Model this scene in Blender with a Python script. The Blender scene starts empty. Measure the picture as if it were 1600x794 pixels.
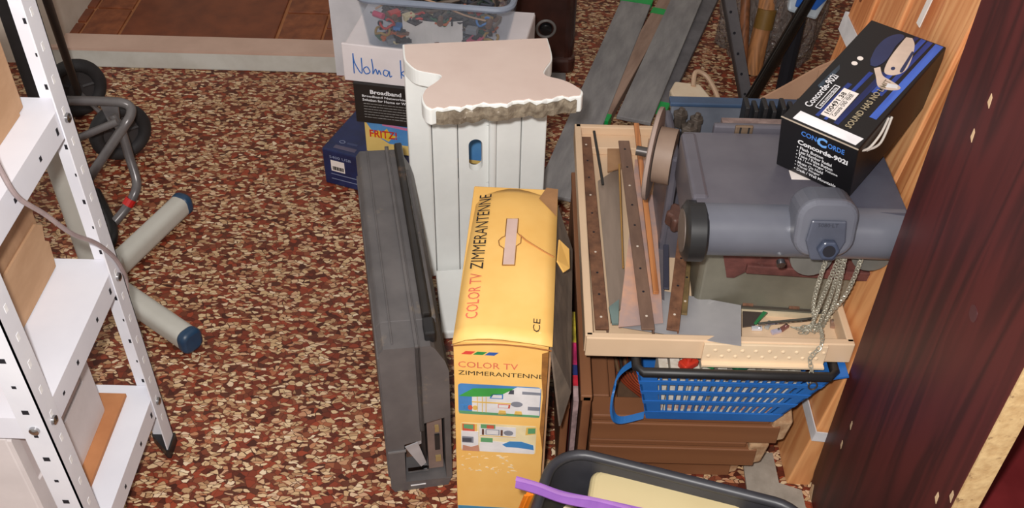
import bpy, bmesh, math, random
from mathutils import Vector, Matrix
random.seed(7)
sc = bpy.context.scene
COL = sc.collection
# ------------------------------------------------------------------ camera
FPX = 1600.0; PITCH = math.radians(41.5); ROLL = math.radians(1.5); CAMH = 1.6
fw = Vector((0, math.cos(PITCH), -math.sin(PITCH))); up0 = Vector((0, math.sin(PITCH), math.cos(PITCH))); rt0 = Vector((1, 0, 0))
rt = rt0*math.cos(ROLL) + up0*math.sin(ROLL); up = up0*math.cos(ROLL) - rt0*math.sin(ROLL)
cd = bpy.data.cameras.new('camera'); cam = bpy.data.objects.new('camera', cd); COL.objects.link(cam)
cd.sensor_width = 36; cd.lens = 36*FPX/1600; cd.clip_start = 0.02
cam.matrix_world = Matrix(((rt.x, up.x, -fw.x, 0), (rt.y, up.y, -fw.y, 0), (rt.z, up.z, -fw.z, CAMH), (0, 0, 0, 1)))
sc.camera = cam
# ------------------------------------------------------------------ light and exposure
w = bpy.data.worlds.new('room_ambience'); sc.world = w; w.use_nodes = True
w.node_tree.nodes['Background'].inputs[0].default_value = (1.0, 0.93, 0.86, 1); w.node_tree.nodes['Background'].inputs[1].default_value = 0.54
fl = bpy.data.lights.new('camera_flash', 'SPOT'); fl.energy = 118; fl.shadow_soft_size = 0.022; fl.color = (1.0, 0.965, 0.93)
fl.spot_size = math.radians(110); fl.spot_blend = 0.6
flo = bpy.data.objects.new('camera_flash', fl); COL.objects.link(flo)
flo.location = (-0.045, 0.02, CAMH+0.055); flo.rotation_euler = (math.radians(90-41.5), 0, 0)
sc.view_settings.view_transform = 'Standard'; sc.view_settings.look = 'None'; sc.view_settings.gamma = 1
sc.view_settings.use_curve_mapping = False; sc.view_settings.exposure = 0.12

# ------------------------------------------------------------------ helpers
def at(px, py, z=None, y=None, x=None):
    d = fw + rt*((px-800)/FPX) - up*((py-397)/FPX)
    if z is not None: t = (z-CAMH)/d.z
    elif y is not None: t = y/d.y
    else: t = x/d.x
    return Vector((0, 0, CAMH)) + d*t

def lin(c):
    return tuple((v/12.92 if v <= 0.04045 else ((v+0.055)/1.055)**2.4) for v in (c[0]/255, c[1]/255, c[2]/255)) + (1,)

MATS = {}
def mat(name, c1, c2=None, rough=0.6, metal=0.0, scale=12.0, bump=0.0, stretch=(1, 1, 1), detail=4, lo=0.35, hi=0.65, spec=0.5, alpha=1.0, trans=0.0, speck=None, coat=0.0):
    if name in MATS: return MATS[name]
    m = bpy.data.materials.new(name); m.use_nodes = True; nt = m.node_tree; N = nt.nodes; L = nt.links
    b = N['Principled BSDF']; b.inputs['Roughness'].default_value = rough; b.inputs['Metallic'].default_value = metal
    b.inputs['Specular IOR Level'].default_value = spec
    b.inputs['Alpha'].default_value = alpha; b.inputs['Transmission Weight'].default_value = trans
    b.inputs['Coat Weight'].default_value = coat
    if c2 is None: c2 = tuple(max(0, v*0.88) for v in c1)
    tc = N.new('ShaderNodeTexCoord'); mp = N.new('ShaderNodeMapping'); mp.inputs['Scale'].default_value = stretch
    L.new(tc.outputs['Object'], mp.inputs['Vector'])
    nz = N.new('ShaderNodeTexNoise'); nz.inputs['Scale'].default_value = scale; nz.inputs['Detail'].default_value = detail; nz.inputs['Roughness'].default_value = 0.6
    L.new(mp.outputs[0], nz.inputs['Vector'])
    cr = N.new('ShaderNodeValToRGB'); cr.color_ramp.elements[0].position = lo; cr.color_ramp.elements[1].position = hi
    cr.color_ramp.elements[0].color = lin(c2); cr.color_ramp.elements[1].color = lin(c1)
    L.new(nz.outputs['Fac'], cr.inputs[0]); out = cr.outputs[0]
    if speck:
        v = N.new('ShaderNodeTexNoise'); v.inputs['Scale'].default_value = speck[1]; v.inputs['Detail'].default_value = 6; v.inputs['Roughness'].default_value = 0.7
        L.new(mp.outputs[0], v.inputs['Vector'])
        r2 = N.new('ShaderNodeValToRGB'); r2.color_ramp.elements[0].position = speck[2]; r2.color_ramp.elements[1].position = min(1, speck[2]+0.08)
        r2.color_ramp.elements[0].color = (0, 0, 0, 1); r2.color_ramp.elements[1].color = (1, 1, 1, 1)
        L.new(v.outputs['Fac'], r2.inputs[0])
        mx = N.new('ShaderNodeMix'); mx.data_type = 'RGBA'; L.new(r2.outputs[0], mx.inputs[0]); L.new(out, mx.inputs[6]); mx.inputs[7].default_value = lin(speck[0]); out = mx.outputs[2]
    L.new(out, b.inputs['Base Color'])
    if bump:
        bp = N.new('ShaderNodeBump'); bp.inputs['Strength'].default_value = bump; bp.inputs['Distance'].default_value = 0.004
        L.new(nz.outputs['Fac'], bp.inputs['Height']); L.new(bp.outputs[0], b.inputs['Normal'])
    MATS[name] = m
    return m

def wood(name, c1, c2, axis=2, scale=9, rough=0.45, dist=2.2):
    if name in MATS: return MATS[name]
    m = bpy.data.materials.new(name); m.use_nodes = True; nt = m.node_tree; N = nt.nodes; L = nt.links
    b = N['Principled BSDF']; b.inputs['Roughness'].default_value = rough
    tc = N.new('ShaderNodeTexCoord'); mp = N.new('ShaderNodeMapping'); s = [1, 1, 1]; s[axis] = 0.09; mp.inputs['Scale'].default_value = s
    L.new(tc.outputs['Object'], mp.inputs['Vector'])
    nz = N.new('ShaderNodeTexNoise'); nz.inputs['Scale'].default_value = scale; nz.inputs['Detail'].default_value = 3; nz.inputs['Distortion'].default_value = dist
    L.new(mp.outputs[0], nz.inputs['Vector'])
    wv = N.new('ShaderNodeMath'); wv.operation = 'MULTIPLY'; wv.inputs[1].default_value = 9; L.new(nz.outputs['Fac'], wv.inputs[0])
    fr = N.new('ShaderNodeMath'); fr.operation = 'PINGPONG'; fr.inputs[1].default_value = 1; L.new(wv.outputs[0], fr.inputs[0])
    cr = N.new('ShaderNodeValToRGB'); cr.color_ramp.elements[0].color = lin(c1); cr.color_ramp.elements[1].color = lin(c2)
    cr.color_ramp.elements[0].position = 0.15; cr.color_ramp.elements[1].position = 0.95
    L.new(fr.outputs[0], cr.inputs[0]); L.new(cr.outputs[0], b.inputs['Base Color'])
    MATS[name] = m
    return m

class MB:
    def __init__(s): s.v = []; s.f = []
    def add(s, vs, fs):
        n = len(s.v); s.v += [tuple(v) for v in vs]; s.f += [tuple(i+n for i in f) for f in fs]; return s
    def box(s, a, b, M=None):
        (x0, y0, z0), (x1, y1, z1) = a, b
        vs = [Vector(p) for p in ((x0,y0,z0),(x1,y0,z0),(x1,y1,z0),(x0,y1,z0),(x0,y0,z1),(x1,y0,z1),(x1,y1,z1),(x0,y1,z1))]
        if M is not None: vs = [M @ v for v in vs]
        return s.add(vs, [(0,3,2,1),(4,5,6,7),(0,1,5,4),(1,2,6,5),(2,3,7,6),(3,0,4,7)])
    def hexa(s, lo, hi):   # two quads of four points each
        return s.add(list(lo)+list(hi), [(0,3,2,1),(4,5,6,7),(0,1,5,4),(1,2,6,5),(2,3,7,6),(3,0,4,7)])
    def prism(s, pts, z0, z1, M=None):     # 2D outline ccw in xy
        n = len(pts); vs = [Vector((x, y, z0)) for x, y in pts] + [Vector((x, y, z1)) for x, y in pts]
        if M is not None: vs = [M @ v for v in vs]
        return s.add(vs, [tuple(range(n-1, -1, -1)), tuple(range(n, 2*n))] + [(i, (i+1) % n, n+(i+1) % n, n+i) for i in range(n)])
    def sheet(s, pts3, t):     # planar polygon with thickness
        P = [Vector(p) for p in pts3]; nrm = (P[1]-P[0]).cross(P[2]-P[0]).normalized(); n = len(P)
        return s.add(P + [p - nrm*t for p in P], [tuple(range(n)), tuple(range(2*n-1, n-1, -1))] + [((i+1) % n, i, n+i, n+(i+1) % n) for i in range(n)])
    def tube(s, path, r, n=10, caps=True, closed=False):
        P = [Vector(p) for p in path]; m = len(P); rings = []; base = len(s.v)
        prev = None
        for i in range(m):
            if closed: d = P[(i+1) % m] - P[i-1]
            else: d = P[min(i+1, m-1)] - P[max(i-1, 0)]
            d.normalize()
            if prev is None:
                a = Vector((0, 0, 1)) if abs(d.z) < 0.9 else Vector((1, 0, 0)); u = d.cross(a).normalized()
            else: u = (prev - d*prev.dot(d)).normalized()
            prev = u; v = d.cross(u); rr = r[i] if isinstance(r, (list, tuple)) else r
            s.v += [tuple(P[i] + (u*math.cos(2*math.pi*k/n) + v*math.sin(2*math.pi*k/n))*rr) for k in range(n)]
        k2 = m if closed else m-1
        for i in range(k2):
            a = base+i*n; b = base+((i+1) % m)*n
            for k in range(n): s.f.append((a+k, a+(k+1) % n, b+(k+1) % n, b+k))
        if caps and not closed:
            s.f.append(tuple(base+k for k in range(n-1, -1, -1))); s.f.append(tuple(base+(m-1)*n+k for k in range(n)))
        return s
    def cyl(s, a, b, r, n=20): return s.tube([a, b], r, n)
    def ribbon(s, path, wdir, hw, t):      # flat band along a path
        W = Vector(wdir).normalized()*hw; P = [Vector(p) for p in path]; base = len(s.v)
        for i, p in enumerate(P):
            d = (P[min(i+1, len(P)-1)]-P[max(i-1, 0)]).normalized(); nn = d.cross(W).normalized()*t
            s.v += [tuple(p-W), tuple(p+W), tuple(p+W+nn), tuple(p-W+nn)]
        for i in range(len(P)-1):
            a = base+4*i; b = a+4
            for k in range(4): s.f.append((a+k, a+(k+1) % 4, b+(k+1) % 4, b+k))
        s.f.append((base+3, base+2, base+1, base)); e = base+4*(len(P)-1); s.f.append((e, e+1, e+2, e+3))
        return s
    def holeplate(s, outer, inner, z0, z1, M=None):
        n = len(outer); vs = [Vector((x, y, z)) for z in (z0, z1) for pts in (outer, inner) for x, y in pts]
        if M is not None: vs = [M @ v for v in vs]
        fs = []
        for i in range(n):
            j = (i+1) % n; o0, i0, o1, i1 = 0, n, 2*n, 3*n
            fs += [(o1+i, o1+j, i1+j, i1+i), (o0+j, o0+i, i0+i, i0+j), (o0+i, o0+j, o1+j, o1+i), (i0+j, i0+i, i1+i, i1+j)]
        return s.add(vs, fs)
    def build(s, name, m, parent=None, bevel=0.0, smooth=False, seg=2):
        me = bpy.data.meshes.new(name); me.from_pydata(s.v, [], s.f); me.validate()
        bm = bmesh.new(); bm.from_mesh(me); bmesh.ops.recalc_face_normals(bm, faces=bm.faces); bm.to_mesh(me); bm.free()
        me.materials.append(m)
        o = bpy.data.objects.new(name, me); COL.objects.link(o)
        if parent: o.parent = parent
        if bevel:
            b = o.modifiers.new('bevel', 'BEVEL'); b.width = bevel; b.segments = seg; b.limit_method = 'ANGLE'; b.angle_limit = math.radians(40)
        if smooth:
            for p in me.polygons: p.use_smooth = True
            try: me.set_sharp_from_angle(angle=math.radians(40))
            except Exception: pass
        return o

def tag(o, label, cat, group=None, kind=None):
    if label: o['label'] = label
    if cat: o['category'] = cat
    if group: o['group'] = group
    if kind: o['kind'] = kind
    return o
def thing(name, label, cat, loc=(0, 0, 0), rz=0, group=None, rot=None):
    e = bpy.data.objects.new(name, None); COL.objects.link(e); e.location = loc; e.rotation_euler = rot if rot else (0, 0, math.radians(rz))
    e.empty_display_size = 0.05
    return tag(e, label, cat, group)
def structure(o): o['kind'] = 'structure'; return o
def loc_of(e): return Vector(e.location)
def bez(pts, n=8):   # Catmull-Rom through points
    P = [Vector(p) for p in pts]; out = []
    for i in range(len(P)-1):
        p0 = P[max(i-1, 0)]; p1 = P[i]; p2 = P[i+1]; p3 = P[min(i+2, len(P)-1)]
        for k in range(n):
            t = k/n; out.append(0.5*((2*p1)+(p2-p0)*t+(2*p0-5*p1+4*p2-p3)*t*t+(3*p1-p0-3*p2+p3)*t**3))
    return out+[P[-1]]
def rrect(x0, y0, x1, y1, r, n=5):
    out = []
    for cx, cy, a0 in ((x1-r, y0+r, -90), (x1-r, y1-r, 0), (x0+r, y1-r, 90), (x0+r, y0+r, 180)):
        for k in range(n+1):
            a = math.radians(a0+90*k/n); out.append((cx+r*math.cos(a), cy+r*math.sin(a)))
    return out
def frame_M(o, xd, yd):
    X = Vector(xd).normalized(); Y = Vector(yd); Y = (Y-X*Y.dot(X)).normalized(); Z = X.cross(Y); o = Vector(o)
    return Matrix(((X.x, Y.x, Z.x, o.x), (X.y, Y.y, Z.y, o.y), (X.z, Y.z, Z.z, o.z), (0, 0, 0, 1)))
def text(body, M, wid, hei, m, parent, name='lettering', bold=0.0, shear=0.0, thick=0.0004):
    cu = bpy.data.curves.new('t', 'FONT'); cu.body = body; cu.offset = bold; cu.shear = shear; cu.resolution_u = 2
    to = bpy.data.objects.new('t', cu); COL.objects.link(to)
    dg = bpy.context.evaluated_depsgraph_get(); me = bpy.data.meshes.new_from_object(to.evaluated_get(dg))
    bpy.data.objects.remove(to); bpy.data.curves.remove(cu)
    xs = [v.co.x for v in me.vertices]; ys = [v.co.y for v in me.vertices]
    x0, y0 = min(xs), min(ys); sx = wid/(max(xs)-x0); sy = hei/(max(ys)-y0)
    for v in me.vertices: v.co = M @ Vector(((v.co.x-x0)*sx, (v.co.y-y0)*sy, thick))
    me.name = name; me.materials.clear(); me.materials.append(m)
    o = bpy.data.objects.new(name, me); COL.objects.link(o); o.parent = parent
    return o
def poly(pts, M, m, parent, name, h=0.0003):
    b = MB(); b.prism(pts, 0.0001, h, M); return b.build(name, m, parent)

# ------------------------------------------------------------------ terrazzo
def terrazzo():
    m = bpy.data.materials.new('terrazzo'); m.use_nodes = True; nt = m.node_tree; N = nt.nodes; L = nt.links
    b = N['Principled BSDF']; b.inputs['Roughness'].default_value = 0.42; b.inputs['Specular IOR Level'].default_value = 0.35
    tc = N.new('ShaderNodeTexCoord')
    wz = N.new('ShaderNodeTexNoise'); wz.inputs['Scale'].default_value = 45; wz.inputs['Detail'].default_value = 2; L.new(tc.outputs['Object'], wz.inputs['Vector'])
    sub = N.new('ShaderNodeVectorMath'); sub.operation = 'SUBTRACT'; sub.inputs[1].default_value = (0.5, 0.5, 0.5); L.new(wz.outputs['Color'], sub.inputs[0])
    scl = N.new('ShaderNodeVectorMath'); scl.operation = 'SCALE'; scl.inputs['Scale'].default_value = 0.012; L.new(sub.outputs[0], scl.inputs[0])
    ad = N.new('ShaderNodeVectorMath'); ad.operation = 'ADD'; L.new(tc.outputs['Object'], ad.inputs[0]); L.new(scl.outputs[0], ad.inputs[1])
    def layer(rot, sx, sy, sc_):
        mp = N.new('ShaderNodeMapping'); mp.inputs['Rotation'].default_value = (0, 0, math.radians(rot)); mp.inputs['Scale'].default_value = (sx, sy, 1); mp.inputs['Location'].default_value = (rot*0.13, 0, 0)
        L.new(ad.outputs[0], mp.inputs['Vector'])
        v = N.new('ShaderNodeTexVoronoi'); v.voronoi_dimensions = '2D'; v.inputs['Scale'].default_value = sc_; L.new(mp.outputs[0], v.inputs['Vector'])
        e = N.new('ShaderNodeTexVoronoi'); e.voronoi_dimensions = '2D'; e.feature = 'DISTANCE_TO_EDGE'; e.inputs['Scale'].default_value = sc_; L.new(mp.outputs[0], e.inputs['Vector'])
        sp = N.new('ShaderNodeSeparateColor'); L.new(v.outputs['Color'], sp.inputs[0])
        return sp, e
    def ramp(src, stops, const=False):
        r = N.new('ShaderNodeValToRGB'); r.color_ramp.interpolation = 'CONSTANT' if const else 'LINEAR'
        while len(r.color_ramp.elements) < len(stops): r.color_ramp.elements.new(0.5)
        for el, (p, c) in zip(r.color_ramp.elements, stops): el.position = p; el.color = c if len(c) == 4 else lin(c)
        L.new(src, r.inputs[0]); return r.outputs[0]
    sp0, e0 = layer(10, 1, 1.25, 70)
    col = ramp(sp0.outputs[0], [(0, (70, 34, 25)), (0.3, (128, 56, 38)), (0.5, (156, 70, 46)), (0.68, (84, 46, 34)), (0.85, (124, 64, 44)), (1, (172, 106, 74))])
    dark = ramp(e0.outputs['Distance'], [(0.0, (0.45, 0.42, 0.4, 1)), (0.07, (1, 1, 1, 1))])
    mm = N.new('ShaderNodeMix'); mm.data_type = 'RGBA'; mm.blend_type = 'MULTIPLY'; mm.inputs[0].default_value = 1; L.new(col, mm.inputs[6]); L.new(dark, mm.inputs[7]); cur = mm.outputs[2]
    for rot, sx, sy, s_, th in ((35, 0.75, 1.5, 92, 0.77), (-28, 0.85, 1.4, 84, 0.78), (80, 0.8, 1.6, 98, 0.80)):
        sp, e = layer(rot, sx, sy, s_)
        mask = ramp(sp.outputs[0], [(0, (0, 0, 0, 1)), (th, (1, 1, 1, 1))], True)
        edge = ramp(e.outputs['Distance'], [(0.05, (0, 0, 0, 1)), (0.10, (1, 1, 1, 1))])
        mu = N.new('ShaderNodeMath'); mu.operation = 'MULTIPLY'; L.new(mask, mu.inputs[0]); L.new(edge, mu.inputs[1])
        cc = ramp(sp.outputs[1], [(0, (160, 114, 82)), (0.35, (206, 172, 130)), (0.6, (224, 196, 158)), (0.8, (182, 122, 86)), (1, (238, 216, 184))])
        # a dark rim around each chip
        rim = N.new('ShaderNodeMix'); rim.data_type = 'RGBA'; L.new(mask, rim.inputs[0]); L.new(cur, rim.inputs[6]); rim.inputs[7].default_value = lin((80, 45, 32))
        mx = N.new('ShaderNodeMix'); mx.data_type = 'RGBA'; L.new(mu.outputs[0], mx.inputs[0]); L.new(rim.outputs[2], mx.inputs[6]); L.new(cc, mx.inputs[7]); cur = mx.outputs[2]
    g = N.new('ShaderNodeTexNoise'); g.inputs['Scale'].default_value = 3.0; g.inputs['Detail'].default_value = 4; L.new(tc.outputs['Object'], g.inputs['Vector'])
    gr = ramp(g.outputs['Fac'], [(0.3, (0.80, 0.78, 0.76, 1)), (0.65, (1, 1, 1, 1))])
    m2 = N.new('ShaderNodeMix'); m2.data_type = 'RGBA'; m2.blend_type = 'MULTIPLY'; m2.inputs[0].default_value = 1; L.new(cur, m2.inputs[6]); L.new(gr, m2.inputs[7])
    L.new(m2.outputs[2], b.inputs['Base Color'])
    return m

# common materials
M_white = mat('white_enamel', (226, 227, 236), (218, 219, 229), rough=0.35, scale=6)
M_post = mat('post_enamel', (226, 227, 234), (214, 215, 224), rough=0.4, scale=6)
M_card = mat('cardboard', (190, 152, 118), (176, 138, 104), rough=0.85, scale=9, stretch=(1, 1, 3))
M_card2 = mat('cardboard_worn', (176, 138, 104), (150, 112, 82), rough=0.9, scale=14)
M_black = mat('black_plastic', (34, 33, 35), (24, 24, 26), rough=0.45)
M_dkgrey = mat('dark_hole', (20, 19, 30), rough=0.8)
M_chrome = mat('chrome', (190, 190, 192), (150, 150, 152), rough=0.22, metal=1)
M_rust = mat('rusty_steel', (128, 88, 64), (92, 62, 46), rough=0.6, metal=0.05, scale=40, bump=0.2, speck=((66, 44, 34), 26, 0.6))
M_rust2 = mat('brown_steel', (128, 100, 84), (104, 80, 68), rough=0.5, metal=0.08, scale=30, stretch=(1, 0.3, 1))
M_paper = mat('paper', (236, 228, 222), (226, 216, 210), rough=0.7)
M_textw = mat('print_white', (238, 238, 242), rough=0.6)
M_textk = mat('print_black', (28, 22, 20), rough=0.6)

# ------------------------------------------------------------------ the setting
fb = MB(); fb.box((-2.2, -0.4, -0.05), (1.9, 4.4, 0)); structure(fb.build('floor', terrazzo()))
M_plaster = mat('plaster', (206, 196, 184), (188, 176, 162), rough=0.9, scale=8, bump=0.15)
M_jamb = mat('jamb_paint', (222, 222, 228), (206, 206, 212), rough=0.7, scale=10, bump=0.15)
M_sill_top = mat('sill_stone', (206, 176, 160), (194, 164, 148), rough=0.5, scale=7)
M_sill = mat('sill_paint', (206, 206, 200), (190, 188, 180), rough=0.8, scale=9, bump=0.3, speck=((120, 112, 98), 22, 0.68))
t = MB(); t.box((-1.45, 2.585, 0), (-0.52, 2.66, 0.056)); th = structure(t.build('trim_1', M_sill, bevel=0.004))
t = MB(); t.box((-1.45, 2.583, 0.056), (-0.52, 2.665, 0.064)); t.build('sill_top', M_sill_top, th)
w1 = MB(); w1.box((-0.525, 2.575, 0), (-0.16, 2.80, 2.3)); structure(w1.build('wall_back', M_jamb))
w2 = MB(); w2.box((-2.1, 2.60, 0), (-1.33, 3.4, 2.3)); structure(w2.build('wall_left', M_plaster))
w3 = MB(); w3.box((1.15, -0.4, 0), (1.25, 4.4, 2.3)); structure(w3.build('wall_right', M_plaster))
w4 = MB(); w4.box((-2.1, 4.3, 0), (1.25, 4.4, 2.3)); structure(w4.build('wall_far', M_plaster))
# tiled floor of the next room
M_tile = mat('brown_glazed_tile', (130, 70, 44), (100, 50, 32), rough=0.28, scale=14, detail=6, lo=0.3, hi=0.7)
M_tile2 = mat('brown_border_tile', (146, 84, 52), (112, 60, 38), rough=0.25, scale=22, detail=6)
M_grout = mat('tan_grout', (176, 116, 74), (150, 96, 60), rough=0.7)
hf = MB(); hf.box((-1.34, 2.66, 0), (-0.16, 4.3, 0.046)); hall = structure(hf.build('floor_hall', M_grout))
def tile_piece(x0, x1, y0, y1, m, h=0.052):
    b = MB(); cx, cy = (x0+x1)/2, (y0+y1)/2; b.box((x0-cx, y0-cy, 0), (x1-cx, y1-cy, h-0.044)); o = b.build('tile', m, hall, bevel=0.003); o.location = (cx, cy, 0.044)
for xa, xb in ((-1.297, -1.19), (-0.712, -0.585)):
    y = 2.668
    for k in range(8):
        tile_piece(xa, xb, y+0.005, y+0.172, M_tile2); y += 0.177
for xa, xb in ((-1.338, -1.305), (-0.578, -0.53)):
    y = 2.668
    for k in range(16):
        tile_piece(xa, xb, y+0.005, y+0.083, M_tile); y += 0.0885
for k in range(3): tile_piece(-1.18, -0.722, 2.672+k*0.53, 2.672+k*0.53+0.526, M_tile)

# ------------------------------------------------------------------ white shelving unit
PX, PYF, PYN = -0.642, 1.234, 0.898; PW = 0.038
sh = thing('shelving_unit', 'white perforated metal shelving unit with bolted shelves on the left', 'shelf', (PX, PYN, 0))
def lpost(x, y, sx, sy, z1, name='post'):
    t_ = 0.0022
    b = MB()
    b.box((min(x, x+sx*PW), min(y, y+sy*t_), 0.02), (max(x, x+sx*PW), max(y, y+sy*t_), z1))
    b.box((min(x, x+sx*t_), min(y, y+sy*PW), 0.02), (max(x, x+sx*t_), max(y, y+sy*PW), z1))
    p = b.build(name, M_post, sh)
    f = MB(); f.prism([(x+sx*a, y+sy*c) for a, c in ((-.003, -.003), (PW+.002, -.003), (PW+.002, .004), (.004, PW+.002), (-.003, PW+.002))], 0, 0.024)
    f.build('foot', M_black, p)
    if x > -0.5:
        ml = mat('lit_slot', (250, 250, 252), rough=0.5); z = 0.075; i = 0; me_a = {}
        while z < z1-0.03:
            c = 0.0078 if i % 2 == 0 else 0.005; ya, yb = sorted((y-sy*0.0004, y+sy*(t_+0.0004)))
            k = MB(); k.box((-c*0.6, ya, -c*0.55), (c*0.6, yb, c*0.55))
            if i % 2 not in me_a: o = k.build('slot', M_dkgrey, p); me_a[i % 2] = o.data
            else: o = bpy.data.objects.new('slot', me_a[i % 2]); COL.objects.link(o); o.parent = p
            o.location = (x+sx*PW*0.55, 0, z); z += 0.052; i += 1
        z = 0.10; dm = None
        while z < z1-0.03:
            xa, xb = sorted((x-sx*0.0004, x+sx*t_))
            if dm is None: k = MB(); k.box((xa, -0.0035, -0.006), (xb, 0.0035, 0.006)); o = k.build('slot', ml, p); dm = o.data
            else: o = bpy.data.objects.new('slot', dm); COL.objects.link(o); o.parent = p
            o.location = (0, y+sy*PW*0.55, z); z += 0.052
    return p
FX = 0.0; FY = PYF-PYN
posts = [lpost(0, FY, -1, -1, 1.32), lpost(0, 0, -1, 1, 1.32), lpost(-0.85, FY, 1, -1, 1.32), lpost(-0.85, 0, 1, 1, 1.32)]
for zt in (0.165, 0.475, 0.785):
    b = MB(); y0, y1, x0, x1, lip = 0.0026, FY-0.0026, -0.847, -0.0028, 0.045
    b.box((x0, y0, zt-0.002), (x1, y1, zt))
    for a_, c_ in (((x0, y0, zt-lip), (x1, y0+.002, zt-.002)), ((x0, y1-.002, zt-lip), (x1, y1, zt-.002)), ((x0, y0+.002, zt-lip), (x0+.002, y1-.002, zt-.002)), ((x1-.002, y0+.002, zt-lip), (x1, y1-.002, zt-.002))): b.box(a_, c_)
    s_ = b.build('shelf', M_white, sh)
    for yy, hh in ((0.07, .003), (0.13, .0045), (0.22, .0045), (0.285, .007)):
        k = MB(); k.box((-0.004, yy-0.003, zt-0.023-hh), (-0.0022, yy+0.003, zt-0.023+hh*0.6)); k.build('slot', M_dkgrey, s_)
    for (bx_, by_, n_) in ((0.0, FY-0.019, (1, 0, 0)), (0.0, 0.019, (1, 0, 0)), (-0.019, 0.0, (0, -1, 0))):
        c = Vector((bx_, by_, zt-0.022)); k = MB(); k.tube([c, c+Vector(n_)*0.004, c+Vector(n_)*0.006], [0.0075, 0.007, 0.003], 14); k.build('bolt', M_chrome, sh, smooth=True)

def carton(name, label, cat, x0, x1, y0, y1, z, h, m, seam=None, group=None, rz=0):
    e = thing(name, label, cat, ((x0+x1)/2, (y0+y1)/2, z), rz, group); hx, hy = (x1-x0)/2, (y1-y0)/2
    b = MB(); b.box((-hx, -hy, 0), (hx, hy, h)); b.build('body', m, e, bevel=0.003)
    return e, hx, hy
e, hx, hy = carton('cardboard_box', 'brown cardboard box on the top shelf of the white shelving', 'box', -0.98, -0.692, 0.915, 1.205, 0.7855, 0.15, M_card)
b = MB(); b.box((-hx-0.001, -hy-0.002, 0.148), (hx+0.003, -0.004, 0.154)); b.build('flap', M_card, e)
b = MB(); b.box((-hx-0.001, 0.004, 0.148), (hx+0.003, hy+0.002, 0.154)); b.build('flap', M_card, e)
b = MB(); b.box((hx-0.001, -hy+0.01, 0.0), (hx+0.0018, hy-0.02, 0.098)); b.build('side_flap', M_card, e)
e, hx, hy = carton('cardboard_box', 'torn brown cardboard box on the middle shelf of the white shelving', 'box', -1.0, -0.738, 0.92, 1.21, 0.4755, 0.235, M_card2)
b = MB(); b.prism([(-hy, 0.002), (hy, 0.002), (hy+0.006, 0.05), (hy-0.004, 0.06), (hy+0.004, 0.085), (hy-0.012, 0.10), (-hy, 0.105)], 0, 0.004, frame_M((hx, 0, 0), (0, 1, 0), (0, 0, 1))); b.build('side_flap', M_card, e)
b = MB(); b.prism([(-hy, 0.11), (hy-0.01, 0.108), (hy+0.004, 0.15), (hy-0.006, 0.232), (-hy, 0.232)], 0, 0.003, frame_M((hx, 0, 0), (0, 1, 0), (0, 0, 1))); b.build('side_flap', M_card2, e)
cb = MB(); cb.box((-0.155, -0.145, 0), (0.155, 0.145, 0.008)); o = cb.build('cardboard_sheet', mat('tan_board', (186, 126, 82), (172, 112, 70), rough=0.8)); o.location = (-0.845, 1.06, 0.1655)
tag(o, 'flat tan cardboard sheet on the lowest shelf under the pale carton', 'sheet')
e, hx, hy = carton('drawer_carton', 'pale grey carton with framed side on the lowest shelf', 'box', -0.96, -0.722, 0.915, 1.165, 0.1742, 0.235, mat('pale_carton', (214, 206, 206), (204, 196, 196), rough=0.6))
Mc = frame_M((hx, 0, 0), (0, 1, 0), (0, 0, 1)); MP = mat('pale_carton_panel', (208, 198, 198), (200, 188, 188), rough=0.6)
b = MB(); b.holeplate(rrect(-hy, 0.0, hy, 0.233, 0.004, 2), rrect(-hy+.018, 0.11, hy-.03, 0.222, 0.004, 2), 0, 0.007, Mc); b.build('side_frame', MATS['pale_carton'], e)
b = MB(); b.box((-hy+.02, 0.112, 0), (hy-.032, 0.22, 0.003), Mc); b.build('panel', MP, e)
# white box seen past the near post
e, hx, hy = carton('white_carton', 'white carton at the near end of the lowest shelf, left of the near post', 'box', -1.2, -0.972, 0.93, 1.19, 0.1655, 0.20, mat('white_carton', (224, 222, 228), (214, 212, 220), rough=0.6))
b = MB(); b.box((-hx-.003, -hy-.003, 0.13), (hx+.003, hy+.003, 0.203)); b.build('lid', MATS['white_carton'], e, bevel=.002)
# grey cable hung over the shelf
pts = [at(-14, 236, x=-0.628), at(2, 268, x=-0.628), at(28, 308, x=-0.63), at(70, 335, x=-0.632), at(112, 365, x=-0.632), at(150, 380, x=-0.634), at(178, 402, x=-0.636), at(192, 424, x=-0.64), at(196, 434, x=-0.645)]
e = thing('power_cable', 'grey round cable sagging across the white shelf edges', 'cable', pts[-1])
b = MB(); b.tube([p-pts[-1] for p in bez(pts, 6)], 0.0036, 8); b.build('cord', mat('grey_cord', (176, 160, 160), (150, 134, 136), rough=0.5), e, smooth=True)
b = MB(); q = bez([pts[-1], pts[-1]+Vector((-.004, .004, -.02)), pts[-1]+Vector((-.01, .006, -.05))], 5); b.tube([p-pts[-1] for p in q], 0.0036, 8); b.build('cord_end', MATS['grey_cord'], e, smooth=True)

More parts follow.
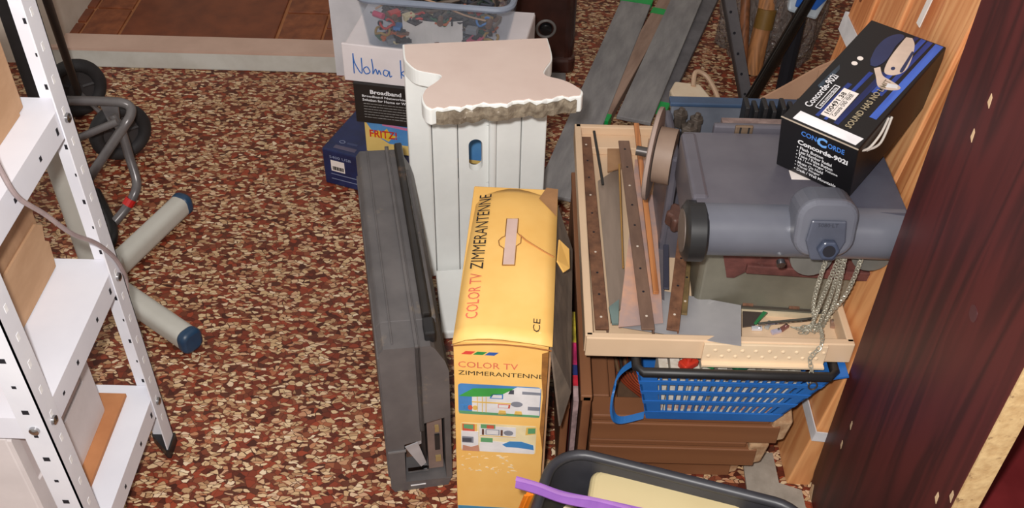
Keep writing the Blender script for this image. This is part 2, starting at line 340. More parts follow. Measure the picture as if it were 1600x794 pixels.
# ------------------------------------------------------------------ floor stand with blue caps
J = at(160, 437, z=0.032); e = thing('floor_stand', 'light grey floor stand with two splayed tube legs and dark blue end caps', 'stand', (J.x, J.y, 0))
M_alu = mat('grey_paint', (192, 190, 182), (178, 176, 168), rough=0.45, scale=5); M_cap = mat('blue_cap', (34, 66, 96), (26, 50, 76), rough=0.4)
for (px, py) in ((281, 322), (292, 528)):
    T = at(px, py, z=0.032); d = (T-J); d.z = 0; L_ = d.length; d.normalize(); Mx = frame_M((0, 0, 0.0), d, (0, 0, 1))
    prof = rrect(-0.024, -0.026, 0.024, 0.026, 0.018, 5)
    R_ = Matrix.Translation((0, 0, 0.032)) @ frame_M((0, 0, 0), Vector((-d.y, d.x, 0)), (0, 0, 1))
    b = MB(); b.prism(prof, -0.03, L_, R_); lg = b.build('leg', M_alu, e, smooth=True)
    prof2 = [(x*1.06, y*1.06) for x, y in prof]; b = MB(); b.prism(prof2, L_-0.004, L_+0.022, R_); b.build('end_cap', M_cap, lg, bevel=0.008, smooth=True)
b = MB(); b.prism(rrect(-.033, -.02, .033, .02, .016), 0.03, 0.44, Matrix.Rotation(math.radians(35), 4, 'Z')); b.build('pole', M_alu, e, smooth=True)
b = MB(); b.prism(rrect(-.045, -.045, .045, .045, .02), 0.0, 0.07); b.build('hub', M_alu, e, bevel=.006)

p_ = at(52, 60, y=2.0); e = thing('dark_board', 'dark brown narrow board standing behind the white shelving post', 'board', (p_.x-.03, 2.0, 0))
b = MB(); b.box((0, 0, 0), (.05, .02, .75)); b.build('board', mat('dark_board', (92, 62, 50), (60, 40, 34), rough=.6, scale=20, stretch=(3, 1, .3)), e, bevel=.002)
b = MB(); b.box((-.03, .002, 0), (-.002, .03, .75)); b.build('black_edge', M_black, e, bevel=.002)
# ------------------------------------------------------------------ hand trolley
e = thing('hand_trolley', 'folded grey tube luggage trolley with black wheels by the doorstep', 'trolley', (-1.1, 2.2, 0)); B = loc_of(e)
M_tub = mat('grey_tube', (120, 116, 116), (100, 96, 98), rough=0.3, metal=0.3)
M_tyre = mat('tyre', (44, 42, 44), (30, 29, 31), rough=0.7)
wa, wb = at(117, 138, z=0.085), at(188, 206, z=0.08); ax = (wb-wa); ax.z = 0; ax.normalize()
ax = Vector((0.62, -0.78, 0)); 
for c, r in ((wa, 0.085), (wb, 0.08)):
    c = c-B; b = MB(); ring = []
    side = Vector((-ax.y, ax.x, 0))
    b.tube([c+(side*math.cos(a)+Vector((0, 0, 1))*math.sin(a))*(r-0.018) for a in [2*math.pi*k/28 for k in range(28)]], 0.018, 10, closed=True)
    wl = b.build('wheel', M_tyre, e, smooth=True)
    b = MB(); b.cyl(c-ax*0.004, c+ax*0.004, r-0.03, 24); b.cyl(c-ax*0.010, c+ax*0.010, 0.02, 16)
    for k in range(5):
        a = 2*math.pi*k/5; d = side*math.cos(a)+Vector((0, 0, 1))*math.sin(a); b.cyl(c+d*0.018, c+d*(r-0.022), 0.007, 8)
    b.build('hub', mat('dark_hub', (58, 56, 58), rough=0.5), wl)
b = MB(); b.cyl(wa-B, wb-B, 0.006, 10); b.build('axle', M_tub, e)
def tubepart(name, pxs, r, m, par=e, B=B, n=6):
    p = bez([at(a, c, z=z)-B for a, c, z in pxs], n); b = MB(); b.tube(p, r, 10); return b.build(name, m, par, smooth=True)
tubepart('toe_loop', [(95, 157, .26), (150, 158, .26), (188, 160, .26), (203, 167, .25), (204, 180, .24), (192, 200, .22), (150, 262, .13), (138, 282, .1)], 0.0115, M_tub)
fr = tubepart('frame_tube', [(176, 180, .24), (190, 206, .2), (202, 245, .14), (213, 282, .09), (210, 303, .07), (195, 328, .04), (178, 348, .02)], 0.011, M_tub)
tubepart('brace', [(118, 218, .2), (150, 204, .22), (184, 190, .24)], 0.009, M_tub)
p1, p2 = at(205, 311, z=.062)-B, at(199, 321, z=.05)-B; b = MB(); b.tube([p1, p2], 0.0135, 12); b.build('red_band', mat('red_tape', (206, 30, 26), rough=0.4), fr)
pp = [at(158, 168, z=.23)-B, at(186, 168, z=.23)-B, at(188, 190, z=.215)-B, at(172, 196, z=.21)-B]; b = MB(); b.sheet(pp, 0.006); b.build('bracket', M_tub, e)
b = MB(); b.cyl(wa-B+Vector((.02, -.03, 0)), at(60, -40, y=1.95)-B, 0.010, 12); b.build('handle_bar', M_black, e, smooth=True)
tubepart('strap', [(150, 300, .03), (165, 330, .025), (176, 358, .02), (174, 378, .015), (160, 385, .012)], 0.012, M_black)

# ------------------------------------------------------------------ stack by the doorway
M_navy = mat('navy_box', (30, 44, 92), (22, 32, 70), rough=0.45, scale=18, speck=((90, 100, 140), 30, 0.70))
F0 = at(502, 230, z=0.11); e = thing('blue_box', 'worn dark blue printed carton on the floor at the bottom of the stack', 'box', (F0.x, F0.y, 0), -20)
b = MB(); b.box((0, 0, 0), (0.34, 0.2, 0.108)); b.build('body', M_navy, e, bevel=0.004)
Mf = frame_M((0, 0, 0), (1, 0, 0), (0, 0, 1)); Mt = frame_M((0, 0, .108), (1, 0, 0), (0, 1, 0))
poly([(.022, .045), (.06, .045), (.06, .078), (.022, .078)], Mf, M_paper, e, 'barcode_label')
b = MB()
for k in range(12): b.box((.026+k*.0026, .049, .0002), (.0275+k*.0026+(k % 3)*.0004, .06, .0006), Mf)
b.build('barcode', M_textk, e)
MG = mat('print_pale_blue', (150, 160, 190), rough=0.6)
text('5400 USB', Mf @ Matrix.Translation((.02, .084, 0)), .06, .008, MG, e)
b = MB(); b.box((.02, .035, .0001), (.105, .0365, .0005), Mf); b.box((.02, .02, .0001), (.105, .0215, .0005), Mf); b.build('printed_line', MG, e)
poly([(.026, .012), (.085, .012), (.085, .026), (.026, .026)], Mt, mat('print_dusk', (92, 86, 110), rough=.6), e, 'printed_band')
ring = [(.036+.008*math.cos(a), .042+.006*math.sin(a)) for a in [2*math.pi*k/20 for k in range(20)]]; ri = [(.036+.0065*math.cos(a), .042+.0045*math.sin(a)) for a in [2*math.pi*k/20 for k in range(20)]]
b = MB(); b.holeplate(ring, ri, .0001, .0004, Mt); b.build('emblem', MG, e)
b = MB(); b.box((.05, .037, .0001), (.078, .045, .0004), Mt); b.build('printed_mark', mat('print_dim_blue', (66, 76, 116), rough=.6), e)

P0 = at(573, 236, z=0.109); e = thing('router_box', 'yellow and blue printed router carton with red lettering above the blue box', 'box', (P0.x, P0.y, 0.109), -9)
b = MB(); b.box((0, 0, 0), (0.335, 0.2, 0.098)); b.build('body', mat('cream_yellow', (226, 196, 120), (216, 184, 106), rough=.5), e, bevel=.002)
poly([(.0, .095), (.025, .052), (.06, .03), (.11, .03), (.2, .012), (.333, .012), (.333, .095)], Mf, mat('print_sky', (92, 152, 206), (70, 130, 196), rough=.45, scale=8), e, 'sky_print')
poly([(.012, .047), (.034, .068), (.042, .060), (.056, .074), (.064, .058), (.082, .054), (.066, .046), (.058, .036), (.044, .044)], Mf, mat('print_sun', (236, 196, 60), rough=.5), e, 'burst_print', h=.0006)
text('FRITZ!', Mf @ Matrix.Translation((.012, .045, .0005)), .068, .022, mat('print_red', (206, 44, 34), rough=.5), e, bold=.02)
poly([(.045, .082), (.12, .073), (.12, .081), (.045, .088)], Mf, mat('print_pink', (214, 130, 176), rough=.5), e, 'pink_print', h=.0005)
el = [(.185+.024*math.cos(a), .05+.036*math.sin(a)) for a in [2*math.pi*k/24 for k in range(24)]]
poly(el, Mf, mat('print_cream', (230, 214, 160), rough=.5), e, 'round_print', h=.0006)
P1 = at(557, 190, z=0.2075); e = thing('broadband_box', 'black software carton with white small print under the handwritten box', 'box', (P1.x, P1.y, 0.2077), -9)
b = MB(); b.box((0, 0, 0), (0.36, 0.21, 0.108)); b.build('body', mat('black_carton', (36, 33, 32), (28, 26, 26), rough=.4), e, bevel=.002)
text('Broadband', Mf @ Matrix.Translation((.04, .083, 0)), .075, .011, M_textw, e, bold=.03)
text('Broadband Networking', Mf @ Matrix.Translation((.02, .071, 0)), .11, .008, M_textw, e, bold=.02)
text('Solution for Home or Work', Mf @ Matrix.Translation((.02, .062, 0)), .12, .007, M_textw, e, bold=.02)
b = MB(); random.seed(3)
for k in range(6):
    x = .022
    while x < .125:
        wl = random.uniform(.004, .012); b.box((x, .054-k*.0075, .0001), (min(x+wl, .128), .0555-k*.0075, .0004), Mf); x += wl+.0015
b.build('small_print', mat('print_grey', (150, 148, 146), rough=.6), e)
# white box with handwriting
P2 = at(542, 124, z=0.316); e = thing('handwritten_box', 'white carton with blue handwriting carrying the clear plastic bin', 'box', (P2.x, P2.y, 0.316), -9)
M_wc = mat('white_card', (226, 218, 220), (214, 206, 208), rough=.75, scale=7)
b = MB(); b.box((0, 0, 0), (0.405, 0.235, 0.092)); b.build('body', M_wc, e, bevel=.004)
b = MB(); b.box((-.004, -.004, 0), (.409, .004, .097)); b.build('front_flap', M_wc, e, bevel=.002)
M_ink = mat('blue_ink', (30, 90, 170), (40, 110, 190), rough=.6, scale=80)
def stroke(pts, par, M, m, r=.0012, name='handwriting'):
    b = MB(); p = [M @ Vector((x, y, 0.0003)) for x, y in pts]; b.tube(bez(p, 5) if len(p) > 2 else p, r, 6); return b.build(name, m, par)
Mw = frame_M((0, -.0042, 0), (1, 0, 0), (0, 0, 1))
s0 = .021
for st in ([(0, 0), (0.001, .055), (.003, .03), (.018, .002), (.02, .045)],
           [(.03, .022), (.023, .014), (.028, .002), (.038, .008), (.034, .02), (.03, .022)],
           [(.044, .045), (.046, .02), (.045, .004), (.052, .018), (.056, .004), (.06, .016), (.064, .004)],
           [(.082, .016), (.073, .018), (.07, .006), (.078, .002), (.084, .016), (.085, .001), (.09, .004)],
           [(.112, .05), (.112, .0)], [(.128, .026), (.113, .014), (.13, -.002)], [(.138, .004), (.14, .012), (.142, .002)]):
    stroke([(s0+x, .022+y*.95) for x, y in st], e, Mw, M_ink, r=.0013)
b = MB(); b.hexa([Vector(p) for p in ((.30, .01, .0925), (.402, .01, .0925), (.402, .225, .0925), (.30, .225, .0925))], [Vector(p) for p in ((.30, .01, .094), (.404, .008, .097), (.404, .227, .097), (.30, .225, .094))]); b.build('lid_flap', M_wc, e)
b = MB(); b.cyl((.33, .05, .098), (.395, .09, .1), .0022, 8); b.build('dark_crease', M_black, e)

# clear plastic bin
def clear_plastic():
    m = bpy.data.materials.new('clear_plastic'); m.use_nodes = True; nt = m.node_tree; N = nt.nodes; L = nt.links; N.remove(N['Principled BSDF'])
    tr = N.new('ShaderNodeBsdfTransparent'); tr.inputs[0].default_value = (0.93, 0.95, 0.97, 1)
    df = N.new('ShaderNodeBsdfPrincipled'); df.inputs['Base Color'].default_value = lin((176, 180, 190)); df.inputs['Roughness'].default_value = .2
    mx = N.new('ShaderNodeMixShader'); mx.inputs[0].default_value = .10; L.new(tr.outputs[0], mx.inputs[1]); L.new(df.outputs[0], mx.inputs[2]); L.new(mx.outputs[0], N['Material Output'].inputs[0]); return m
M_clear = clear_plastic()
CB = at(572, 74, z=0.409); RB = -6
e = thing('clear_bin', 'clear plastic storage bin full of electronic odds and ends', 'bin', (CB.x, CB.y, 0.4095), RB)
def shell(e, bw, bd, tw, td, h, t_, r, m, name, ox=0, oy=0, n=5, solidify=True):
    lo = rrect(0, 0, bw, bd, r, n); hi = rrect(-(tw-bw)/2+ox, -(td-bd)/2+oy, bw+(tw-bw)/2+ox, bd+(td-bd)/2+oy, r*1.15, n)
    lo2 = rrect(t_, t_, bw-t_, bd-t_, max(r-t_, .001), n); hi2 = [(x+(bw/2-x)*2*t_/tw, y+(bd/2-y)*2*t_/td) for x, y in hi]; k = len(lo)
    vs = [(x, y, 0) for x, y in lo]+[(x, y, h) for x, y in hi]+[(x, y, h) for x, y in hi2]+[(x, y, t_) for x, y in lo2]
    fs = [tuple(range(k-1, -1, -1)), tuple(range(3*k, 4*k))]
    for a in range(3):
        for i in range(k): fs.append((a*k+i, a*k+(i+1) % k, (a+1)*k+(i+1) % k, (a+1)*k+i))
    b = MB(); b.add(vs, fs); return b.build(name, m, e, smooth=True), hi
body, hi = shell(e, .315, .24, .345, .27, .125, .0022, .03, M_clear, 'body')
b = MB(); b.tube([(x, y, .125) for x, y in hi], .0075, 8, closed=True); b.build('rim', mat('milky_rim', (150, 160, 178), (138, 148, 166), rough=.25, alpha=.75), e, smooth=True)
# contents of the bin: each its own thing
random.seed(11)
binM = Matrix.Translation(CB) @ Matrix.Rotation(math.radians(RB), 4, 'Z')
pal = {'red': (190, 46, 40), 'green': (40, 96, 66), 'blue': (60, 120, 186), 'black': (40, 38, 42), 'cream': (206, 190, 150), 'orange': (196, 96, 40), 'grey': (128, 130, 136), 'pink': (206, 76, 110), 'brass': (166, 132, 70), 'brown': (110, 74, 54)}
names = list(pal)
KN = ('boxy connector', 'round capacitor', 'looped lead', 'flat circuit board')
for i in range(60):
    cn = names[i % len(names)]
    lx = (.025+.09*(i//20))+random.uniform(0, .08); ly = random.uniform(.012, .2); lz = random.choice((.012, .03, .048, .066))+random.uniform(0, .006)
    if i < 36: ly = random.uniform(.014, .04)
    if .085 < lx < .225 and ly < .07 and lz < .05: ly += .07
    kind = i % 4; p = binM @ Vector((lx, ly, lz+.0015)); m_ = mat('part_'+cn, pal[cn], rough=.4)
    ee = thing('electronic_part', 'small %s %s jumbled in the %s of the clear bin' % (cn, KN[i % 4], ('left third', 'middle', 'right third')[i//20]), 'component', p, random.uniform(0, 180), 'electronic parts in the clear bin')
    b = MB()
    if kind == 0:
        b.box((-.013, -.009, -.007), (.013, .009, .007)); b.build('body', m_, ee, bevel=.002)
        b = MB()
        for k in (-1, 1): b.box((.013, k*.004-.0012, -.001), (.021, k*.004+.0012, .001))
        b.build('pin', M_chrome, ee)
    elif kind == 1:
        b.tube([(-.014, 0, 0), (.012, 0, 0)], .007, 12); b.build('body', m_, ee, smooth=True)
        b = MB(); b.tube([(.012, 0, 0), (.02, .002, .002)], .0025, 8); b.build('pin', M_chrome, ee)
    elif kind == 2:
        a = [Vector((.016*math.cos(q), .016*math.sin(q), .004*math.sin(3*q))) for q in [5.2*k/16 for k in range(17)]]
        b.tube(a, .0028, 8); b.build('cord', m_, ee, smooth=True)
        b = MB(); b.box((.012, -.005, -.004), (.022, .004, .004)); b.build('plug', M_black, ee, bevel=.001)
    else:
        b.box((-.018, -.014, -.0012), (.018, .014, .0012)); b.build('board', m_, ee)
        b = MB(); b.box((-.008, -.006, .0012), (.006, .006, .005)); b.box((.009, -.01, .0012), (.014, .01, .004)); b.build('chip', M_black, ee)
tg = thing('cable_tangle', 'dark tangle of cables filling the clear bin under the loose parts', 'cables', binM @ Vector((.157, .12, .0025)), RB)
for k in range(26):
    pp_ = [Vector((random.uniform(-.13, .13), random.uniform(-.085, .1), random.uniform(.006, .075))) for q in range(5)]
    b = MB(); b.tube(bez(pp_, 6), random.choice((.003, .004, .0055)), 6); b.build('cable', mat('tangle_%d' % (k % 5), ((44, 42, 46), (70, 64, 62), (56, 60, 72), (110, 96, 84), (60, 74, 66))[k % 5], rough=.5), tg, smooth=True)
# white curved card standing in the bin, yellow wire over the top
cp = binM @ Vector((.082, .012, .004)); ee = thing('white_card', 'white curved plastic cover standing against the front of the clear bin', 'cover', cp, RB)
b = MB(); path = [Vector((.135*k/10, .014-.014*math.sin(math.pi*k/10), .034)) for k in range(11)]; b.ribbon(path, (0, 0, 1), .033, .002); b.build('panel', mat('white_cover', (226, 216, 210), rough=.5), ee)
b = MB(); b.box((.018, -.001, .06), (.0215, .006, .069)); b.box((.112, -.001, .06), (.1155, .006, .069)); b.build('clip', M_black, ee)
b = MB(); b.prism([(.07, .004), (.092, -.001), (.09, .012), (.083, .02), (.074, .018)], 0, .004, frame_M((0, -.004, 0.0), (1, 0, 0), (0, 0, 1))); b.build('red_stain', mat('brownred', (120, 66, 52), rough=.7), ee)
cp = binM @ Vector((.03, .03, .082)); ee = thing('yellow_wire', 'thin tan wire looping over the parts in the clear bin', 'wire', cp, RB)
b = MB(); b.tube(bez([(-.01, .0, 0), (.05, .03, .022), (.12, .02, .016), (.19, -.004, .004), (.24, -.008, -.004)], 6), .0022, 8); b.build('cord', mat('tan_wire', (176, 140, 112), rough=.5), ee, smooth=True)

# dark brown appliance behind
D0 = at(806, 105, z=0); e = thing('brown_appliance', 'dark brown glossy cabinet with round dial behind the clear bin', 'appliance', (D0.x-.03, 2.62, 0), 2)
M_dkbr = mat('dark_brown_gloss', (64, 36, 30), (48, 27, 23), rough=.25, scale=8)
b = MB(); b.prism(rrect(0, 0, .2, .26, .03), .012, .5); b.build('body', M_dkbr, e, bevel=.01)
b = MB(); b.prism(rrect(-.003, -.012, .203, .05, .02), .0, .05); b.build('base', M_dkbr, e, bevel=.01)
b = MB()
dc = at(853, 48, y=2.61)-loc_of(e)
b.tube([(dc.x+.026*math.cos(a), -.003, dc.z+.026*math.sin(a)) for a in [2*math.pi*k/24 for k in range(24)]], .004, 8, closed=True); dl = b.build('dial_ring', mat('dial_grey', (120, 116, 114), rough=.25), e, smooth=True)
b = MB(); b.tube([(dc.x, -.001, dc.z), (dc.x, -.012, dc.z), (dc.x, -.014, dc.z)], [.019, .016, .012], 20); b.build('dial', mat('dial_black', (26, 26, 28), rough=.2), dl, smooth=True)
b = MB(); b.box((.05, -.005, .27), (.16, .0, .29)); b.build('trim_strip', mat('bronze_trim', (110, 84, 62), rough=.35), e)
q = at(868, 113, z=.02); b = MB(); b.box((-.03, -.02, 0), (.03, .02, .02)); o = b.build('grey_block', mat('grey_block', (124, 120, 118), rough=.7), None, bevel=.003); o.location = (q.x, q.y-.02, 0); tag(o, 'small grey block on the floor before the brown cabinet', 'block')

# ------------------------------------------------------------------ white painted panel with bracket top
W0 = Vector((-.218, 1.716, 0)); e = thing('white_console', 'white painted wooden panel with scalloped chipped top board', 'console', W0, 8)
M_wp = mat('white_wood', (244, 246, 244), (234, 236, 234), rough=.45, scale=7, speck=((150, 140, 122), 28, .74))
M_wt = mat('pinkish_top', (222, 202, 192), (214, 192, 182), rough=.4, scale=6)
HT = .578; PWD = .287
b = MB(); b.box((0, .0, .0), (.048, .042, HT-.034)); b.build('stile', M_wp, e, bevel=.005)
def pboard(x0, x1, yy): 
    b = MB(); b.box((x0, yy, 0), (x1, .04, HT-.034)); b.build('board', M_wp, e, bevel=.003)
pboard(.0495, .1015, .008)
x0, x1 = .103, .166; cx = .139; n = 24
inner = []; 
for k in range(n):
    a = 2*math.pi*k/n; inner.append((cx+.0145*math.cos(a), .33+(.026 if math.sin(a) > 0 else -.026)+.0145*math.sin(a)))
outer = []
for (px, py) in inner:
    dx, dy = px-cx, (py-.33)
    s = min((x1-cx)/abs(dx) if dx > 0 and abs(dx) > 1e-6 else (cx-x0)/abs(dx) if abs(dx) > 1e-6 else 1e9, .075/abs(dy) if abs(dy) > 1e-6 else 1e9)
    outer.append((cx+dx*s, .33+dy*s))
b = MB(); b.holeplate(outer, inner, 0, .022, frame_M((0, .032, 0), (1, 0, 0), (0, 0, 1))); 
b.box((x0, .010, 0), (x1, .032, .2551)); b.box((x0, .010, .4049), (x1, .032, HT-.034)); 
for sx, sy in ((x0, .255), (x1, .255), (x0, .405), (x1, .405)): pass
b.build('board', M_wp, e)
b = MB(); b.box((.166, -.004, 0), (.181, .04, HT-.034)); b.build('bead', M_wp, e, bevel=.005)
pboard(.1825, .2335, .008); pboard(.235, PWD, .008)
top = bez([(0, .05, 0), (0, .0, 0), (.006, -.022, 0), (.02, -.045, 0), (.045, -.058, 0), (.062, -.066, 0), (.066, -.078, 0), (.052, -.098, 0), (.034, -.118, 0), (.026, -.145, 0), (.03, -.172, 0), (.04, -.184, 0)], 4)
right = bez([(.318, -.166, 0), (.323, -.15, 0), (.312, -.128, 0), (.292, -.108, 0), (.268, -.094, 0), (.262, -.08, 0), (.27, -.06, 0), (.283, -.035, 0), (PWD, 0, 0), (PWD, .05, 0)], 4)
front = []
for k in range(1, 26):
    u = .04+(.318-.04)*k/26; v = -.184+.018*k/26 + .004*math.sin(k*.9)*(1 if k > 6 else .3)+.003*math.sin(k*2.3); front.append((u, v))
out2 = [(p.x, p.y) for p in top]+front+[(p.x, p.y) for p in right]
b = MB(); b.prism(out2, HT-.035, HT); tb = b.build('top_board', M_wp, e, bevel=.003)
ins = []; cxm = sum(p[0] for p in out2)/len(out2); cym = sum(p[1] for p in out2)/len(out2)
b = MB(); b.prism([(cxm+(x-cxm)*.975, cym+(y-cym)*.972) for x, y in out2], HT-.001, HT+.0012); b.build('top_face', M_wt, tb)
M_chip = mat('chipped_wood', (150, 138, 120), (104, 92, 78), rough=.9, scale=60, bump=.5, speck=((206, 196, 184), 45, .62))
b = MB(); vs = []; N_ = len(front)
for i, (u, v) in enumerate(front):
    r1, r2 = .003*math.sin(i*1.7), .0025*math.sin(i*2.9)
    vs += [(u, v-.0035, HT-.031+r1*.5), (u, v-.006-.002*math.sin(i*3.1), HT-.018), (u, v-.003, HT-.006+r2)]
fs = []
for i in range(N_-1):
    for k in range(2): a = 3*i+k; fs.append((a, a+3, a+4, a+1))
b.add(vs, fs); ch = b.build('chipped_edge', M_chip, tb); sm = ch.modifiers.new('s', 'SOLIDIFY'); sm.thickness = .006; sm.offset = 0
b = MB(); b.box((.045, -.2, 0), (PWD, -.001, .022)); b.build('base_board', M_wp, e, bevel=.004)

# ------------------------------------------------------------------ grey plastic tool case
e = thing('tool_case', 'dusty dark grey plastic tool case standing on edge with a broken corner', 'case', (-.212, 1.130, 0), 11.3)
M_case = mat('case_plastic', (98, 94, 94), (80, 77, 78), rough=.5, scale=10, speck=((120, 108, 96), 9, .60))
CW, CL, CH = .114, .555, .385
prof = [(.006, 0), (.106, 0), (.114, .012), (.114, CH-.07), (.108, CH-.045), (.092, CH-.012), (.085, CH-.004), (.008, CH), (.0, CH-.012), (0, .012)]
Mp = frame_M((0, 0, 0), (1, 0, 0), (0, 0, 1))   # profile plane, +Z of frame is -y
def yprism(pts, y0, y1, name, m, par=e, bevel=0.0):
    b = MB(); n = len(pts); b.add([(x, y0, z) for x, z in pts]+[(x, y1, z) for x, z in pts], [tuple(range(n)), tuple(range(2*n-1, n-1, -1))]+[(i, n+i, n+(i+1) % n, (i+1) % n) for i in range(n)]); return b.build(name, m, par, bevel=bevel)
yprism(prof, .06, CL, 'body', M_case, bevel=.004)
frontp = [(.006, 0), (.106, 0), (.114, .012), (.114, .15), (.114, CH-.07), (.108, CH-.045), (.092, CH-.012), (.085, CH-.004), (.008, CH), (0, CH-.012), (0, .012)]
# front shell with the broken-out opening
op = [(.032, .032), (.1, .026), (.104, .05), (.103, .165), (.062, .155), (.062, .118), (.033, .112)]
yprism([(.006, 0), (.106, 0), (.112, .02), (.1, .022), (.028, .026), (.03, .135), (.06, .142), (.06, .185), (.1025, .196), (.114, .2), (.114, CH-.07), (.108, CH-.045), (.092, CH-.012), (.085, CH-.004), (.008, CH), (0, CH-.012), (0, .012)], 0, .062, 'front_shell', M_case)
b = MB(); b.box((.1035, 0.001, .02), (.114, .062, .202)); b.build('corner_post', M_case, e)
for x, wd in ((.045, .004), (.062, .006), (.066, .002)):
    b = MB(); b.box((x-wd/2, -.004, .17 if x > .05 else .125), (x+wd/2, CL+.002, CH+.0035)); b.box((x-wd/2, -.004, .17), (x+wd/2, 0, CH)); 
    if x != .045: b.build('seam_rib', M_case, e, bevel=.0012)
b = MB(); b.box((.022, .01, CH-.003), (.025, CL-.005, CH+.0025)); b.build('seam_rib', M_case, e, bevel=.001)
b = MB(); b.box((-.003, .02, .02), (.0015, CL-.03, CH-.04)); b.build('side_panel', M_case, e, bevel=.0015)
b = MB(); b.box((.0, -.0035, .118), (.032, .001, .121)); b.build('front_seam', mat('case_edge', (120, 116, 116), rough=.5), e)
hd = MB(); hd.box((.078, .06, CH-.006), (.094, CL-.0, CH+.012)); h_ = hd.build('handle', mat('handle_black', (38, 34, 32), (26, 24, 23), rough=.35, speck=((84, 66, 52), 14, .58)), e, bevel=.004)
b = MB(); b.box((.077, .012, CH-.01), (.096, .05, CH+.014)); b.build('latch', M_black, e, bevel=.003)
b = MB(); b.box((.094, .08, CH-.045), (.104, CL-.05, CH-.02)); b.build('hinge_rail', M_case, e, bevel=.003)
# broken interior
b = MB(); b.box((.073, .02, .03), (.1, .058, .19)); b.build('inner_plate', mat('inner_brown', (132, 112, 104), (112, 94, 88), rough=.6), e)
b = MB(); b.box((.086, .016, .088), (.095, .02, .13)); b.build('switch', M_black, e)
b = MB(); b.box((.087, .015, .14), (.094, .02, .155)); b.build('terminal', mat('brass', (176, 150, 100), rough=.3, metal=.3), e); b = MB(); b.box((.086, .015, .055), (.096, .02, .068)); b.build('terminal', MATS['brass'], e)
b = MB(); b.box((.061, .018, .045), (.069, .045, .175)); b.build('dark_bar', M_black, e)
b = MB(); b.sheet([(.031, .004, .125), (.054, .006, .132), (.068, .014, .06), (.058, .014, .05)], .002); b.build('torn_shard', mat('shard', (176, 174, 178), rough=.4), e)
b = MB(); b.sheet([(.056, .008, .182), (.062, .008, .182), (.061, .012, .12), (.05, .01, .118)], .002); b.build('torn_shard', MATS['shard'], e)
b = MB(); b.box((.034, .012, .034), (.072, .02, .040)); b.build('metal_bit', M_chrome, e)
b = MB(); b.box((.034, .05, .034), (.07, .06, .11)); b.build('inner_wall', mat('inner_dark', (150, 110, 86), (84, 58, 46), rough=.8, scale=40), e)
b = MB(); b.box((.036, -.0008, .012), (.064, .0, .0145)); b.build('white_mark', M_textw, e)

# ------------------------------------------------------------------ yellow antenna box
YB = Vector((-.086, 1.075, 0)); e = thing('antenna_box', 'tattered yellow cardboard box printed COLOR TV ZIMMERANTENNE', 'box', YB, -2.2)
M_yel = mat('yellow_card', (238, 192, 112), (230, 178, 94), rough=.55, scale=7, speck=((240, 214, 160), 18, .72))
M_yin = mat('grey_card', (120, 104, 90), (92, 80, 70), rough=.9, scale=20)
BW, BD, BH = .15, .385, .472
b = MB(); b.box((0, 0, 0), (BW-.004, BD, BH-.002)); b.build('body', M_yel, e, bevel=.002)
# arched lid
b = MB(); nx, ny = 8, 14; vs = []
for j in range(ny+1):
    for i in range(nx+1):
        u, v = i/nx, j/ny
        z = BH+.012*math.sin(math.pi*u)*(1-.4*v)+.010*math.sin(math.pi*v)-(.004 if u == 0 else 0)+.002*math.sin(7*u+5*v)
        if v > .9: z -= (v-.9)*.12
        vs.append((-.001+u*(BW+.002)+.010*v*(1-u), -.004+v*(BD+.004), z))
fs = [(j*(nx+1)+i, j*(nx+1)+i+1, (j+1)*(nx+1)+i+1, (j+1)*(nx+1)+i) for j in range(ny) for i in range(nx)]
b.add(vs, fs); lid = b.build('lid', M_yel, e, smooth=True); s_ = lid.modifiers.new('s', 'SOLIDIFY'); s_.thickness = .0025; s_.offset = -1
b = MB(); pth = [(x, -.0045, BH-.008+.008*math.sin(math.pi*x/BW)) for x in [BW*k/10 for k in range(11)]]; b.tube(pth, .0012, 6); b.build('lid_fold', mat('fold_brown', (150, 92, 40), rough=.8), lid)
Mtop = frame_M((0, 0, BH+.0145), (1, 0, 0), (0, 1, 0))
def topz(u, v): return BH+.012*math.sin(math.pi*u)*(1-.4*v)+.010*math.sin(math.pi*v)
def drape(o, off=.0012):      # let flat print follow the arched lid
    for v_ in o.data.vertices:
        u = min(max(v_.co.x/BW, 0), 1); vv = min(max(v_.co.y/BD, 0), 1); v_.co.z = topz(u, vv)+off+.002*math.sin(7*u+5*vv)+(v_.co.z-(BH+.0145))*.5
M_red = mat('print_salmon', (222, 106, 84), rough=.6)
def vtext(body, x, y, length, height, m):
    M_ = frame_M((x, y, BH+.0145), (0, 1, 0), (-1, 0, 0)); o = text(body, M_, length, height, m, lid); drape(o); return o
vtext('COLOR TV', .034, .036, .098, .019, M_red); vtext('ZIMMERANTENNE', .034, .145, .205, .021, M_textk)
o = text('CE', frame_M((.131, .018, BH+.0145), (0, 1, 0), (-1, 0, 0)), .026, .011, M_textk, lid); drape(o)
M_hole = mat('pale_slot', (208, 180, 170), (196, 168, 158), rough=.7)
o = poly([(.066, .155), (.084, .155), (.084, .272), (.066, .272)], Mtop, M_hole, lid, 'handle_slot'); drape(o, .0016)
M_line = mat('crease_line', (140, 92, 44), rough=.8)
def crease(pts, r=.0008, m=M_line):
    b = MB(); b.tube([(x, y, BH+.0145) for x, y in pts], r, 5); o = b.build('crease', m, lid); 
    for v_ in o.data.vertices:
        u = v_.co.x/BW; vv = v_.co.y/BD; v_.co.z = topz(u, vv)+.0008+.002*math.sin(7*u+5*vv)+(v_.co.z-(BH+.0145))
crease([(.065, .154), (.065, .195), (.057, .203), (.055, .215), (.06, .223), (.065, .226), (.065, .273), (.085, .273), (.085, .235), (.092, .225), (.092, .208), (.085, .2), (.085, .154), (.065, .154)])
crease([(.09, .228), (.1, .216), (.115, .205), (.13, .196), (.148, .188)], .0016, mat('tear', (186, 124, 66), rough=.9))
